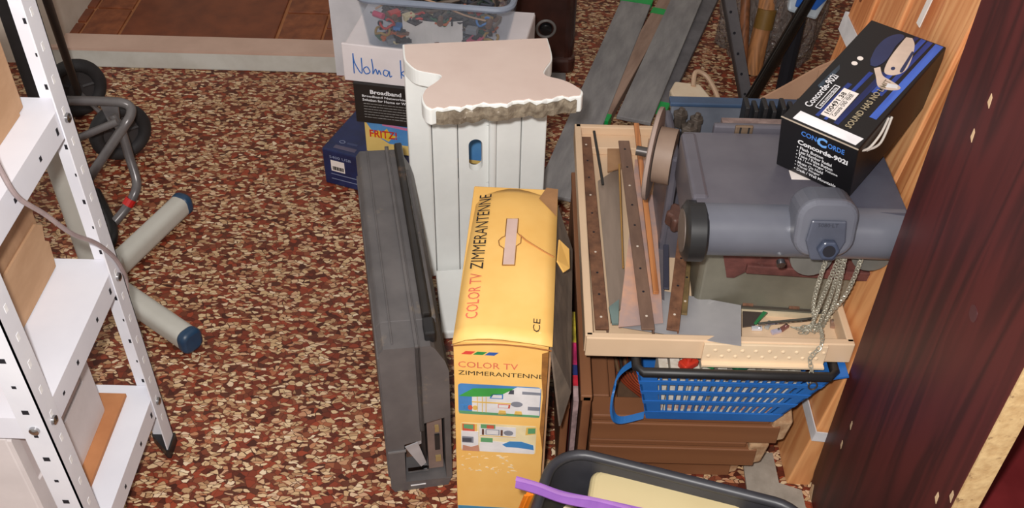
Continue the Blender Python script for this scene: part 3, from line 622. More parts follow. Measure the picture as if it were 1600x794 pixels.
o = poly([(.118, .345), (.15, .30), (.151, .384), (.13, .384)], Mtop, mat('bare_card', (172, 126, 84), rough=.9), lid, 'torn_patch'); drape(o, .0014)
# front face print
Mfr = frame_M((0, 0, 0), (1, 0, 0), (0, 0, 1))
z_ = BH
for k, c in enumerate(((222, 70, 60), (40, 140, 70), (40, 90, 170))):
    x = .012+k*.018; poly([(x, z_-.03), (x+.015, z_-.03), (x+.022, z_-.023), (x+.007, z_-.023)], Mfr, mat('logo_%d' % k, c, rough=.5), e, 'logo_stripe')
text('COLOR TV', Mfr @ Matrix.Translation((.007, z_-.06, 0)), .093, .0135, M_red, e)
text('ZIMMERANTENNE', Mfr @ Matrix.Translation((.007, z_-.077, 0)), .133, .0095, M_textk, e, bold=0)
def pc(c, n): return mat('pr_'+n, c, rough=.5)
PBL = pc((70, 134, 196), 'skyblue'); PGR = pc((60, 160, 70), 'awning'); PWH = pc((226, 224, 226), 'van'); PGY = pc((130, 134, 146), 'greyline'); PYE = pc((226, 186, 96), 'yellow'); PGA = pc((96, 158, 110), 'grass'); PCR = pc((236, 220, 176), 'cream'); PRD = pc((204, 90, 70), 'redline'); PB2 = pc((60, 130, 190), 'seablue'); PBK = pc((70, 74, 86), 'dark')
p1 = poly(rrect(.006, z_-.172, .138, z_-.098, .006), Mfr, PBL, e, 'caravan_picture')
def sub(pts, m, par, name, h): return poly([(x, z_+y) for x, y in pts], Mfr, m, par, name, h)
sub([(.028, -.166), (.028, -.125), (.09, -.106), (.1, -.100), (.137, -.100), (.137, -.166)], PWH, p1, 'caravan', .0005)
sub([(.007, -.128), (.028, -.128), (.07, -.124), (.096, -.103), (.03, -.108)], PGR, p1, 'awning', .0008)
sub([(.056, -.130), (.078, -.130), (.078, -.118), (.06, -.119)], PBL, p1, 'caravan_window', .0008)
sub([(.059, -.128), (.076, -.128), (.076, -.1205), (.062, -.121)], PWH, p1, 'caravan_window', .0010)
sub([(.086, -.117), (.095, -.117), (.095, -.107), (.089, -.107)], PBK, p1, 'caravan_window', .0008)
sub([(.118, -.154), (.137, -.154), (.137, -.145), (.118, -.145)], PGY, p1, 'caravan_window', .0008)
sub([(.108, -.116), (.137, -.116), (.137, -.110), (.108, -.109)], PGY, p1, 'caravan_stripe', .0008)
sub([(.028, -.142), (.096, -.142), (.096, -.139), (.028, -.139)], PYE, p1, 'caravan_stripe', .0008)
sub([(.07, -.152), (.089, -.152), (.09, -.143), (.07, -.143)], PRD, p1, 'grill', .0009)
sub([(.071, -.151), (.086, -.151), (.087, -.144), (.071, -.144)], PWH, p1, 'grill', .0011)
sub([(.1+.0095*math.cos(a), -.141+.0065*math.sin(a)) for a in [2*math.pi*k/16 for k in range(16)]], PGY, p1, 'antenna', .0009)
sub([(.007, -.171), (.137, -.171), (.137, -.166), (.007, -.164)], PGA, p1, 'grass', .0009)
for x in (.036, .044, .05): sub([(x, -.165), (x+.0012, -.165), (x+.0012, -.127), (x, -.127)], PYE, p1, 'awning_pole', .0009)
for x, c in ((.012, PBL), (.018, PB2), (.025, PRD), (.033, PYE)): sub([(x+.004*math.cos(a), -.155+.006*math.sin(a)) for a in [2*math.pi*k/10 for k in range(10)]], c, p1, 'folding_chair', .0009)
for x in (.07, .096): sub([(x, -.168), (x+.014, -.168), (x+.012, -.158), (x+.002, -.158)], PYE, p1, 'camp_table', .0009)
p2 = poly(rrect(.009, z_-.268, .134, z_-.194, .005), Mfr, PCR, e, 'living_room_picture')
sub([(.01, -.232), (.036, -.232), (.036, -.196), (.01, -.196)], PYE, p2, 'painting', .0005); sub([(.012, -.22), (.032, -.22), (.032, -.197), (.012, -.197)], PRD, p2, 'painting', .0007); sub([(.014, -.208), (.03, -.21), (.03, -.198), (.014, -.198)], PGA, p2, 'painting', .0009)
sub([(.01, -.262), (.038, -.262), (.038, -.215), (.01, -.215)], PWH, p2, 'cabinet', .0011)
sub([(.011, -.245), (.03, -.245), (.03, -.229), (.011, -.229)], PGY, p2, 'television', .0013); sub([(.011, -.243), (.027, -.243), (.027, -.233), (.011, -.233)], PBK, p2, 'television', .0015)
sub([(.04, -.228), (.1, -.228), (.1, -.2), (.04, -.2)], PWH, p2, 'shelf_wall', .0005)
sub([(.041, -.226), (.1, -.226), (.1, -.224), (.041, -.224)], PYE, p2, 'shelf_line', .0008)
for x in (.044, .075): sub([(x, -.223), (x+.0035, -.223), (x+.0035, -.208), (x, -.208)], pc((96, 60, 46), 'speaker'), p2, 'speaker', .0008)
sub([(.05, -.222), (.073, -.222), (.073, -.208), (.05, -.208)], PGY, p2, 'radio', .0008); sub([(.0515, -.2205), (.0715, -.2205), (.0715, -.2095), (.0515, -.2095)], PWH, p2, 'radio', .001)
sub([(.088+.008*math.cos(a), -.215+.0065*math.sin(a)) for a in [2*math.pi*k/14 for k in range(14)]], PGY, p2, 'antenna', .0008)
sub([(.042, -.206), (.066, -.206), (.066, -.196), (.042, -.196)], PGA, p2, 'painting', .0007); sub([(.052, -.206), (.064, -.206), (.064, -.197), (.052, -.197)], PRD, p2, 'painting', .0009)
sub([(.04, -.267), (.132, -.267), (.132, -.245), (.06, -.238), (.04, -.244)], PWH, p2, 'table', .0005)
sub([(.042, -.242), (.062, -.242), (.062, -.231), (.042, -.231)], PGA, p2, 'flower_box', .0007)
sub([(.078, -.246), (.09, -.237), (.11, -.236), (.13, -.244), (.131, -.256), (.105, -.252), (.085, -.252)], PB2, p2, 'sofa', .0009)
sub([(.116, -.218), (.133, -.214), (.133, -.196), (.117, -.198)], PYE, p2, 'painting', .0007); sub([(.12, -.214), (.132, -.212), (.132, -.199), (.12, -.2)], PGA, p2, 'painting', .0009)
sub([(.011, -.267), (.04, -.267), (.038, -.25), (.026, -.256), (.012, -.252)], pc((196, 140, 116), 'rug'), p2, 'cushion', .0013)
b = MB(); b.box((.001, -.0006, 0), (BW-.005, .0, .045)); b.build('blue_band', pc((66, 140, 180), 'bandblue'), e)
random.seed(5); M_scuff = mat('scuff', (240, 222, 186), rough=.8); b = MB()
for k in range(34):
    x = .008+random.random()*.085; z = z_-.275-random.random()*.05; l = random.uniform(.002, .012); b.prism([(x, z), (x+l, z+random.uniform(-.004, .004)), (x+l*.6, z+.0022), (x+.001, z+.0018)], .0001, .0005, Mfr)
b.build('scuff_mark', M_scuff, e)
b = MB(); b.prism([(.136, z_-.02), (.146, z_-.015), (.146, z_-.26), (.139, z_-.2), (.141, z_-.12), (.137, z_-.07)], .0001, .0007, Mfr); b.build('worn_edge', mat('worn_brown', (150, 98, 40), (120, 76, 30), rough=.9, scale=50), e)
# loose right side flap with a tab
sidepts = [(BW-.003, .0, BH-.005), (BW-.003, BD-.03, BH-.008), (BW+.030, BD-.06, BH-.09), (BW+.034, .03, BH-.14), (BW+.02, .0, BH-.19)]
b = MB(); b.sheet(sidepts, .003); b.build('side_flap', M_yin, e)
b = MB(); b.sheet([(BW+.0, .0, 0), (BW+.0, BD-.02, 0), (BW+.0, BD-.02, BH-.03), (BW, 0, BH-.03)], .003); b.build('side_wall', M_card2, e)
b = MB(); b.sheet([(BW+.002, .185, BH+.004), (BW+.004, .24, BH+.004), (BW+.022, .235, BH-.012), (BW+.024, .195, BH-.02), (BW+.014, .18, BH-.016)], .003); b.build('tab', M_yel, e, bevel=.001)

# ------------------------------------------------------------------ brown frames stacked on the floor
M_brn = wood('brown_stain', (134, 88, 58), (112, 70, 45), axis=0, scale=5, rough=.5, dist=.6)
M_brn2 = wood('brown_stain_y', (138, 92, 62), (114, 72, 48), axis=1, scale=5, rough=.5, dist=.6)
M_raw = mat('raw_splinter', (196, 164, 128), (166, 126, 92), rough=.9, scale=50, bump=.4)
F0x, F1x, FYa, FYb = .150, .478, 1.168, 1.84
zz = 0.0
for k, (dx0, dx1, dy, h, lab) in enumerate(((.03, -.045, .02, .058, 'lowest'), (.0, -.012, .0, .062, 'middle'), (.0, .02, .004, .062, 'topmost'))):
    x0, x1, y0, y1 = F0x+dx0, F1x+dx1, FYa+dy, FYb
    e = thing('window_sash', 'brown stained wooden sash frame with splintered end, %s of its stack' % lab, 'sash', (x0, y0, zz), 0, 'brown frames stacked on the floor')
    W_, D_ = x1-x0, y1-y0
    b = MB(); b.box((0, .012, 0), (W_-.022, .05, h-.014)); b.build('rail', M_brn, e, bevel=.003)
    b = MB(); b.box((0, .0, .0), (W_-.01, .014, h-.016)); b.build('moulding', M_brn, e, bevel=.002)
    b = MB(); b.box((.0, .004, h-.014), (W_-.03, .05, h)); b.build('bead', M_brn, e, bevel=.003)
    for xa in (0, W_-.05):
        b = MB(); b.box((xa, .05, 0), (xa+.034, D_, h)); b.build('stile', M_brn2, e, bevel=.003)
        b = MB(); b.box((xa+.034, .05, 0), (xa+.05, D_, h-.02)); b.build('stile_bead', M_brn2, e, bevel=.002)
    b = MB(); b.box((.05, D_-.05, 0), (W_-.05, D_, h)); b.build('rail', M_brn, e, bevel=.003)
    vs0 = [(W_-.03, .0, 0), (W_+.004, .006, .004), (W_+.008, .05, .0), (W_-.03, .05, 0)]; vs1 = [(W_-.024, .0, h-.004), (W_+.014, .01, h-.012), (W_+.016, .05, h-.004), (W_-.026, .05, h-.002)]
    b = MB(); b.hexa([Vector(p) for p in vs0], [Vector(p) for p in vs1]); b.build('broken_end', M_raw, e, bevel=.004)
    zz += h
ZF = zz
# bottom board of the stack (what the copper wire lies on)
b = MB(); b.box((0, 0, 0), (F1x-F0x-.1, .6, .006)); o = b.build('base_board', mat('dusty_brown', (96, 70, 48), (70, 50, 36), rough=.9)); o.location = (F0x+.053, 1.222, ZF-.072); tag(o, 'dusty brown board inside the stacked brown frames', 'board')
b = MB()
o.location.z = ZF-.06
# copper wires
e = thing('copper_wire', 'bundle of reddish copper wire lying inside the brown frame beside the basket', 'wire', (.2, 1.24, ZF-.0535))
for k in range(7):
    b = MB(); b.tube(bez([Vector((-.01+.006*k, .12, .02+.003*k)), Vector((.012+.006*k, .06, .012)), Vector((.05+.006*k, .02+.003*k, .006)), Vector((.07+.008*k, -.004+.004*k, .005))], 6), .0022, 8); b.build('strand', mat('copper', (196, 92, 58), (150, 66, 44), rough=.3, metal=.7), e, smooth=True)
for k in range(5):
    b = MB(); b.tube(bez([Vector((-.016+.012*k, .20, .02)), Vector((-.012+.01*k, .14, .035)), Vector((.0+.008*k, .07, .02))], 5), .0035, 8); b.build('cable', mat('cable_%d' % (k % 2), ((46, 38, 34), (104, 78, 54))[k % 2], rough=.5), e, smooth=True)

# dark planks left of the frames and a coloured leaflet
for k, (xx, hh, ya, yb, th_, lab) in enumerate(((.128, .25, 1.16, 1.80, .016, 'dark brown plank standing on edge against the stacked frames'), (.094, .215, 1.17, 1.72, .014, 'dark brown plank standing on edge beside the yellow box'))):
    e = thing('brown_plank', lab, 'plank', (xx, ya, 0), 0.5 if k else 0.0)
    b = MB(); b.box((0, 0, 0), (th_, yb-ya, hh)); b.build('body', M_brn2, e, bevel=.002)
    b = MB(); b.box((-.003, 0, hh-.012), (th_+.001, yb-ya, hh+.002)); b.build('edge_bead', M_brn2, e, bevel=.002)
e = thing('leaflet', 'glossy leaflet in yellow pink and blue wedged between the brown planks', 'leaflet', (.1135, 1.165, .0))
cols = [((206, 186, 60), .22, .12), ((210, 50, 110), .10, .22), ((40, 50, 110), .05, .27), ((200, 40, 60), .10, .32), ((176, 150, 150), .0, .4)]
ys = [(.14, .22), (.085, .14), (.06, .085), (.035, .06), (.0, .035)]
for (c, _, _), (ya, yb) in zip(cols, ys):
    b = MB(); b.box((0, ya, 0), (.009, yb, .232)); b.build('page_print', mat('leaf_%d_%d' % c[:2], c, tuple(int(v*.7) for v in c), rough=.35, scale=40), e)

# ------------------------------------------------------------------ blue basket
BZ = ZF-.052; B0 = at(1012, 657, z=.155)
e = thing('shopping_basket', 'blue plastic shopping basket with black rim and slotted sides under the tray', 'basket', (.246, 1.172, ZF+.001), 0)
M_blue = mat('basket_blue', (46, 112, 188), (36, 98, 174), rough=.4, scale=8)
BHH = .325-(ZF+.001); bw, bd, tw, td = .225, .21, .335, .27; e.location.z = ZF+.001
xo = .022
def wallpt(side, u, v):     # u along 0..1, v up 0..1
    x0 = 0-(.032)*v; x1 = bw+.075*v; y0 = 0-.02*v; y1 = bd+.03*v
    if side == 'f': return Vector((x0+(x1-x0)*u, y0, BHH*v))
    if side == 'b': return Vector((x1-(x1-x0)*u, y1, BHH*v))
    if side == 'l': return Vector((x0, y1-(y1-y0)*u, BHH*v))
    return Vector((x1, y0+(y1-y0)*u, BHH*v))
def strip(b, side, u0, v0, u1, v1, t_=.004, off=0.0):
    P = [wallpt(side, u0, v0), wallpt(side, u1, v0), wallpt(side, u1, v1), wallpt(side, u0, v1)]
    n = {'f': Vector((0, -1, 0)), 'b': Vector((0, 1, 0)), 'l': Vector((-1, 0, 0)), 'r': Vector((1, 0, 0))}[side]
    b.hexa([p+n*off for p in P], [p+n*(off-t_) for p in P])
for side, nm, nslot in (('f', 'front_wall', 18), ('b', 'back_wall', 8), ('l', 'left_wall', 8), ('r', 'right_wall', 8)):
    b = MB(); rows = [(.0, .16), (.34, .40), (.55, .61), (.76, .82), (.95, 1.0)]
    ua, ub = (.10, .93) if side == 'f' else (.12, .88)
    for v0, v1 in rows: strip(b, side, 0, v0, 1, v1, off=.0012)
    strip(b, side, 0, 0, ua, 1); strip(b, side, ub, 0, 1, 1)
    for i in range(nslot):
        u = ua+(ub-ua)*i/nslot; du = (ub-ua)/nslot*.27
        for r in range(4): strip(b, side, u+.004*r, rows[r][1], u+du+.004*r, rows[r+1][0])
    b.build(nm, M_blue, e)
b = MB(); b.box((0, 0, 0), (bw, bd, .004)); b.build('floor_plate', M_blue, e)
rim = [wallpt('f', u, 1) for u in (0.03, .5, .97)]+[wallpt('r', u, 1) for u in (.04, .5, .96)]+[wallpt('b', u, 1) for u in (.03, .5, .97)]+[wallpt('l', u, 1) for u in (.04, .5, .96)]
b = MB(); b.tube([p+Vector((0, 0, .0)) for p in rim], .0085, 10, closed=True); b.build('rim', M_black, e, smooth=True)
b = MB(); b.ribbon(bez([Vector((-.018, .06, .085)), Vector((-.05, .03, .088)), Vector((-.066, .0, .075)), Vector((-.066, -.012, .03)), Vector((-.05, -.014, .008)), Vector((-.006, .0, .006))], 6), (.2, .9, .35), .007, .004); b.build('handle', mat('handle_blue', (48, 112, 176), (36, 96, 160), rough=.4), e)
# clear side lip on the right
b = MB(); b.sheet([wallpt('r', 0, .98)+Vector((-.002, 0, 0)), wallpt('r', 0, .98)+Vector((.022, 0, .006)), wallpt('r', .7, .98)+Vector((.022, 0, .006)), wallpt('r', .7, .98)+Vector((-.002, 0, 0))], .004)
b.build('lip', M_blue, e)
# things in the basket
bB = loc_of(e); random.seed(9)
M_sm = mat('small_white', (226, 220, 208), (206, 196, 180), rough=.6, scale=60, speck=((170, 150, 120), 70, .62))
for i in range(11):
    x = bB.x+.012+i*.0185; ee = thing('parts_packet', 'white parts packet in the blue basket, %s from the left' % ('first', 'second', 'third', 'fourth', 'fifth', 'sixth', 'seventh', 'eighth', 'ninth', 'tenth', 'eleventh')[i], 'packet', (x, bB.y+.012, bB.z+.0045), random.uniform(-3, 3), 'parts packets in the basket')
    if i >= 5: ee.rotation_euler.y = math.radians((i-4)*4.6); ee.location.z += .0012
    b = MB(); b.box((0, 0, 0), (.0165, .05, random.uniform(.10, .112))); b.build('body', M_sm, ee, bevel=.001)
    b = MB(); b.box((.002, -.0005, .01), (.0145, .0, .028)); b.build('label', mat('packet_print', (206, 120, 90), (180, 180, 170), rough=.6, scale=90), ee)
for cn, x, yy, z in (('scarlet', .06, .02, .1), ('green', .10, .03, .1), ('red', .03, .05, .1), ('dark green', .15, .02, .1), ('crimson', .08, .09, .1)):
    c = {'red': (190, 40, 40), 'scarlet': (210, 60, 40), 'dark green': (26, 100, 60), 'green': (40, 150, 80), 'crimson': (150, 40, 70)}[cn]
    ee = thing('plastic_part', '%s plastic part near the top of the blue basket' % cn, 'component', (bB.x+x, bB.y+yy, bB.z+.1165), random.uniform(0, 90), 'coloured plastic parts in the basket')
    b = MB(); b.box((-.016, -.01, 0), (.016, .01, .014)); b.build('body', mat('pp_'+cn, c, rough=.35), ee, bevel=.003)
    b = MB(); b.cyl((0, 0, .014), (0, 0, .022), .005, 10); b.build('stud', mat('pp_'+cn, c), ee)

# ------------------------------------------------------------------ beige tray
TZ = .337; TH = .04
c0, c1 = at(897, 193, z=TZ+TH), at(919, 524, z=TZ+TH)
TX0, TX1, TY0, TY1 = (c0.x+c1.x)/2, .572, c1.y, c0.y
e = thing('beige_tray', 'beige plastic drawer tray full of metal scraps lying across the basket', 'tray', (TX0, TY0, TZ), 0)
M_bei = mat('beige_plastic', (222, 192, 160), (212, 182, 150), rough=.45, scale=5)
tw_, td_ = TX1-TX0, TY1-TY0
b = MB(); b.box((0, 0, 0), (tw_, td_, .004)); b.build('bottom', M_bei, e)
b = MB(); b.box((0, -.006, -.004), (tw_, .008, TH)); b.build('front_wall', M_bei, e, bevel=.002)
b = MB(); b.box((0, td_-.012, 0), (tw_, td_, TH)); b.build('back_wall', M_bei, e, bevel=.002)
b = MB(); b.box((-.002, .0, 0), (.012, td_, TH)); b.build('left_wall', M_bei, e, bevel=.002)
b = MB(); b.box((tw_-.012, .0, 0), (tw_, td_, TH)); b.build('right_wall', M_bei, e, bevel=.002)
b = MB(); b.box((.012, td_-.06, .004), (tw_-.012, td_-.012, .022)); b.build('back_step', M_bei, e, bevel=.002)
b = MB(); b.box((.195, -.0115, -.008), (.40, -.006, TH-.002)); st_ = b.build('studded_strip', mat('cream_strip', (232, 208, 176), (226, 200, 168), rough=.4), e, bevel=.001)
b = MB(); b.box((.195, -.02, -.008), (.40, -.0115, -.004)); b.build('strip_lip', MATS['cream_strip'], st_)
for r_, zc in enumerate((.010, .024)):
    for k in range(9):
        b = MB(); p = Vector((.205+k*.0225+(.01 if r_ else 0), -.0115, zc)); b.tube([p, p+Vector((0, -.0012, 0)), p+Vector((0, -.0022, 0))], [.0035, .003, .001], 10); b.build('stud', MATS['cream_strip'], st_, smooth=True)
TFL = TZ+.004
# bars and sheets in the tray
def pxbar(name, label, cat, a, bb, wpx, z0, z1, m, th=.004, angle=True, holes=True, group=None, m2=None):
    A = at(a[0], a[1], z=z0); Bp = at(bb[0], bb[1], z=z1); d = (A-Bp); L_ = d.length; d.normalize()
    base = Bp; ee = thing(name, label, cat, base, 0, group)
    side = d.cross(Vector((0, 0, 1))).normalized(); upv = side.cross(d).normalized()
    Mx = Matrix(((side.x, d.x, upv.x, 0), (side.y, d.y, upv.y, 0), (side.z, d.z, upv.z, 0), (0, 0, 0, 1)))
    wd = wpx
    b = MB(); b.box((0, 0, 0), (wd, L_, th), Mx); main = b.build('flange', m, ee, bevel=.0006)
    if angle:
        b = MB(); b.box((wd-th*.6, 0, -.0), (wd, L_, -wd*.6), Mx); b.build('flange', m2 or m, ee)
    if holes:
        n = max(3, int(L_/.055))
        for k in range(n):
            p = Mx @ Vector((wd*.5, L_*(k+.5)/n, th-.0005)); q = Mx @ Vector((wd*.5, L_*(k+.5)/n, th+.0004)); b = MB(); b.cyl(p, q, .0022, 10); b.build('hole', M_dkgrey if k % 3 else mat('hole_lit', (220, 206, 190), rough=.5), main)
    return ee
zl = TFL+.022
pxbar('angle_bar', 'long brown angle bar with holes along the left side of the beige tray', 'metal bar', (906, 216), (930, 516), .023, TFL+.02, TFL+.015, M_rust, group='angle bars in the tray', m2=M_rust2)
pxbar('steel_strip', 'dark narrow steel strip leaning in the back left of the tray', 'metal strip', (926, 206), (940, 290), .005, TFL+.045, TFL+.018, mat('dark_steel', (60, 58, 56), rough=.4, metal=.5), angle=False, holes=False)
pxbar('angle_bar', 'long brown angle bar resting on the copper sheet in the tray', 'metal bar', (966, 222), (1002, 516), .022, TFL+.052, TFL+.040, M_rust2, group='angle bars in the tray')
pxbar('angle_bar', 'short brown angle bar standing by the grey machine left end', 'metal bar', (1062, 345), (1041, 516), .021, TFL+.05, TFL+.034, M_rust, group='angle bars in the tray')
pxbar('brass_strip', 'yellowish notched strip beside the short brown angle bar', 'metal strip', (1075, 350), (1064, 492), .010, TFL+.038, TFL+.031, mat('aged_brass', (150, 124, 82), (120, 100, 70), rough=.5, metal=.4, scale=40), angle=False)
pxbar('wood_strip', 'thin orange wooden strip leaning in the tray', 'strip', (990, 196), (1020, 460), .010, TFL+.05, TFL+.034, wood('orange_strip', (196, 130, 80), (156, 96, 56), axis=1, scale=14), angle=False, holes=False, th=.007)
pxbar('dark_strip', 'dark slate coloured strip between the scrap bars in the tray', 'strip', (1036, 300), (1036, 452), .010, TFL+.03, TFL+.026, mat('slate', (64, 64, 78), rough=.4), angle=False, holes=False)
pxbar('gold_strip', 'thin golden edged strip beside the grey sheet in the tray', 'strip', (966, 258), (972, 420), .003, TFL+.048, TFL+.03, mat('gold_edge', (196, 150, 84), rough=.35, metal=.6), angle=False, holes=False)
def pxsheet(name, label, pts, m, th=.0015, cat='metal sheet', off=(0, 0, 0)):
    P = [at(a, c, z=z) for a, c, z in pts]; base = min(P, key=lambda p: p.z); ee = thing(name, label, cat, base)
    # fit to a plane through three points
    n = (P[1]-P[0]).cross(P[2]-P[0]).normalized(); Q = []
    for (a, c, z), p in zip(pts, P):
        d = p-Vector((0, 0, CAMH)); tt = (P[0]-Vector((0, 0, CAMH))).dot(n)/d.dot(n); Q.append(Vector((0, 0, CAMH))+d*tt-base)
    b = MB(); b.sheet(Q, th); b.build('plate', m, ee); return ee, Q, n
M_grs = mat('grey_brown_sheet', (150, 132, 118), (128, 112, 100), rough=.4, metal=.12, scale=10, stretch=(3, .4, 1))
pxsheet('steel_sheet', 'grey brown steel sheet lying between two angle bars in the tray', [(934, 284, TFL+.012), (968, 262, TFL+.014), (978, 470, TFL+.01), (954, 506, TFL+.008)], M_grs)
M_cop = mat('copper_sheet', (220, 166, 134), (176, 150, 144), rough=.35, metal=.1, scale=9, lo=.42, hi=.6)
e, Q, n_ = pxsheet('copper_sheet', 'pinkish copper clad sheet in the middle of the tray', [(992, 250, TFL+.034), (1020, 250, TFL+.034), (1036, 505, TFL+.026), (966, 512, TFL+.026), (984, 360, TFL+.03)], M_cop)
M_zinc = mat('zinc_sheet', (170, 168, 170), (150, 148, 152), rough=.3, metal=.12, scale=7, speck=((186, 184, 186), 12, .66))
pxsheet('zinc_sheet', 'bright zinc sheet lying over the tray front edge', [(1040, 456, TFL+.012), (1158, 478, TFL+.030), (1158, 541, TFL+.042), (972, 512, TFL+.024), (1006, 458, TFL+.01)], M_zinc, .0012)
pxsheet('grey_plate', 'flat grey plate standing between scrap bars in the tray', [(1008, 290, TFL+.02), (1036, 300, TFL+.02), (1038, 470, TFL+.016), (1022, 462, TFL+.016)], mat('grey_plate', (124, 116, 120), (104, 98, 104), rough=.5, metal=.3))
pxsheet('white_chip', 'small cream paper scrap on the grey plate in the tray', [(1016, 318, TFL+.0255), (1028, 314, TFL+.0255), (1029, 328, TFL+.0255), (1018, 330, TFL+.0255)], mat('cream_scrap', (230, 208, 176), rough=.8), cat='scrap')
e, Q, n_ = pxsheet('small_bracket', 'small tan bracket with two holes at the back of the tray', [(949, 234, TFL+.036), (970, 234, TFL+.036), (970, 264, TFL+.036), (949, 270, TFL+.036)], mat('tan_bracket', (176, 136, 100), (150, 110, 78), rough=.5, metal=.3), .003, cat='bracket')
for a, c in ((960, 241), (961, 257)):
    p = at(a, c, z=TFL+.0365)-loc_of(e); b = MB(); b.cyl(p, p+Vector((0, 0, .0006)), .0025, 10); b.build('hole', M_dkgrey, e)
e, Q, n_ = pxsheet('glass_piece', 'small clear green edged glass piece under the copper sheet', [(951, 482, TFL+.018), (967, 470, TFL+.018), (966, 508, TFL+.018), (956, 508, TFL+.018)], mat('green_glass', (120, 140, 136), rough=.1, alpha=.8), .004, cat='glass')
# scraps on the right half
q = at(1180, 492, z=TFL); 
pxsheet('circuit_board', 'dark circuit board with green edge under the olive box', [(1160, 486, TFL+.006), (1200, 490, TFL+.006), (1178, 510, TFL+.006), (1160, 512, TFL+.006)], mat('pcb', (70, 60, 56), rough=.4), .003, cat='circuit board')
pxsheet('green_strip', 'thin green edged strip among the tray scraps', [(1192, 488, TFL+.010), (1198, 490, TFL+.010), (1182, 508, TFL+.010), (1178, 506, TFL+.010)], mat('green_paint', (40, 120, 70), rough=.4), .003, cat='strip')
pxbar('steel_rod', 'slim chrome rod lying behind the chain in the tray', 'rod', (1268, 498), (1184, 506), .006, TFL+.012, TFL+.012, M_chrome, angle=False, holes=False)
pxbar('metal_rod', 'short dark metal rod at the right end of the tray', 'rod', (1325, 492), (1338, 516), .008, TFL+.01, TFL+.008, mat('dark_rod', (76, 76, 82), rough=.3, metal=.5), angle=False, holes=False)
for i, (a, c, col, lab) in enumerate(((1182, 515, (236, 236, 244), 'white glossy clip'), (1212, 520, (214, 206, 226), 'pale violet clip'), (1225, 514, (150, 100, 92), 'reddish metal clip'), (1200, 510, (190, 190, 186), 'silver clip'), (1300, 508, (176, 140, 120), 'tan clip'))):
    p = at(a, c, z=TFL+.001); ee = thing('metal_clip', lab+' lying in the right half of the tray', 'clip', p, 20*i); b = MB(); b.box((-.009, -.004, 0), (.009, .004, .006)); b.build('body', mat('clip_%d' % i, col, rough=.2, metal=.3), ee, bevel=.001)
    b = MB(); b.cyl((.004, 0, .006), (.004, 0, .009), .002, 8); b.build('stud', M_chrome, ee)

# ------------------------------------------------------------------ olive metal box under the machine
o1, o2 = at(1083, 474, z=TFL+.012), at(1345, 498, z=TFL+.012)
rz = math.degrees(math.atan2(o2.y-o1.y, o2.x-o1.x)); OW = .262
e = thing('olive_box', 'olive grey metal box with rounded corner carrying the rusty bracket', 'box', (o1.x, o1.y, TFL), rz*.6)
M_ol = mat('olive_metal', (124, 120, 106), (104, 100, 88), rough=.4, metal=.2, scale=9, speck=((150, 120, 100), 15, .70))
OH = .135
b = MB(); b.prism(rrect(0, 0, OW, .11, .012), .0, OH); b.build('body', M_ol, e, bevel=.002)
b = MB(); b.box((.006, -.0022, .012), (OW-.002, .0, .016)); b.build('seam', mat('olive_dark', (70, 64, 58), rough=.5), e)
for x in (.085, .165): 
    b = MB(); b.tube([(x, -.0005, .018), (x+.018, -.0005, .018)], .003, 8); b.build('latch', M_rust, e)
b = MB(); b.prism([(0, 0), (OW, 0), (OW, .01), (0, .01)], .0, .004, frame_M((0, -.004, 0), (1, 0, 0), (0, 0, 1))); b.build('foot_strip', mat('cream_strip2', (206, 190, 160), rough=.5), e)
OB = loc_of(e); OR = math.radians(rz*.6)
# rusty bracket
ZR = TFL+OH; p = at(1112, 392, z=ZR+.055)
e = thing('rusty_bracket', 'rusty dark red steel bracket between the olive box and the grey machine', 'bracket', (OB.x+.022, OB.y-.012, ZR), rz*.6)
M_rr = mat('red_rust', (108, 62, 56), (78, 42, 38), rough=.75, metal=.1, scale=30, bump=.5, speck=((140, 110, 100), 22, .64))
b = MB(); b.box((0, .0, .036), (.27, .11, .042)); b.build('top_plate', M_rr, e)
b = MB(); b.prism([(0, .0365), (.262, .0365), (.262, -.022), (.06, -.022), (.05, -.03), (.034, -.044), (.022, -.044)], 0, .004, frame_M((0, 0, 0), (1, 0, 0), (0, 0, 1))); b.build('front_flange', M_rr, e)
b = MB(); b.box((.05, -.012, -.026), (.27, .0, -.008)); b.build('lower_lip', M_rr, e, bevel=.002)
for x in (.03, .06, .085): 
    b = MB(); b.box((x, -.008, .012), (x+.012, .0, .036)); b.build('rib', M_rr, e, bevel=.002)
b = MB(); b.box((0, .004, .0), (.012, .11, .036)); b.build('side_flange', M_rr, e); b = MB(); b.box((.2, .004, 0), (.212, .11, .036)); b.build('side_flange', M_rr, e)

# ------------------------------------------------------------------ grey blue machine
ZM = ZR+.0425; HM = .108; ZT = ZM+HM
m1 = at(1104, 330, z=ZT); m2 = at(1430, 330, z=ZT); mb = at(1092, 207, z=ZT)
e = thing('grey_machine', 'blue grey cast metal machine housing with rounded front and black end wheel', 'machine', (m1.x-.012, m1.y, ZM), 0)
M_gb = mat('grey_blue_cast', (94, 91, 99), (80, 77, 86), rough=.38, scale=7, speck=((116, 92, 84), 20, .68), coat=.1)
M_gb2 = mat('grey_blue_front', (100, 102, 112), (88, 90, 100), rough=.32, scale=6, speck=((120, 104, 92), 24, .72))
MW = min(m2.x, .60)-(m1.x-.012); MD = mb.y-m1.y
prof = [(MD, 0), (MD, HM), (.012, HM)]
for k in range(1, 9):
    a = math.radians(90+180*k/9); prof.append((.012+.042*math.cos(a), HM-.042+.042*math.sin(a)))
prof += [(.012, HM-.084), (.03, 0)]
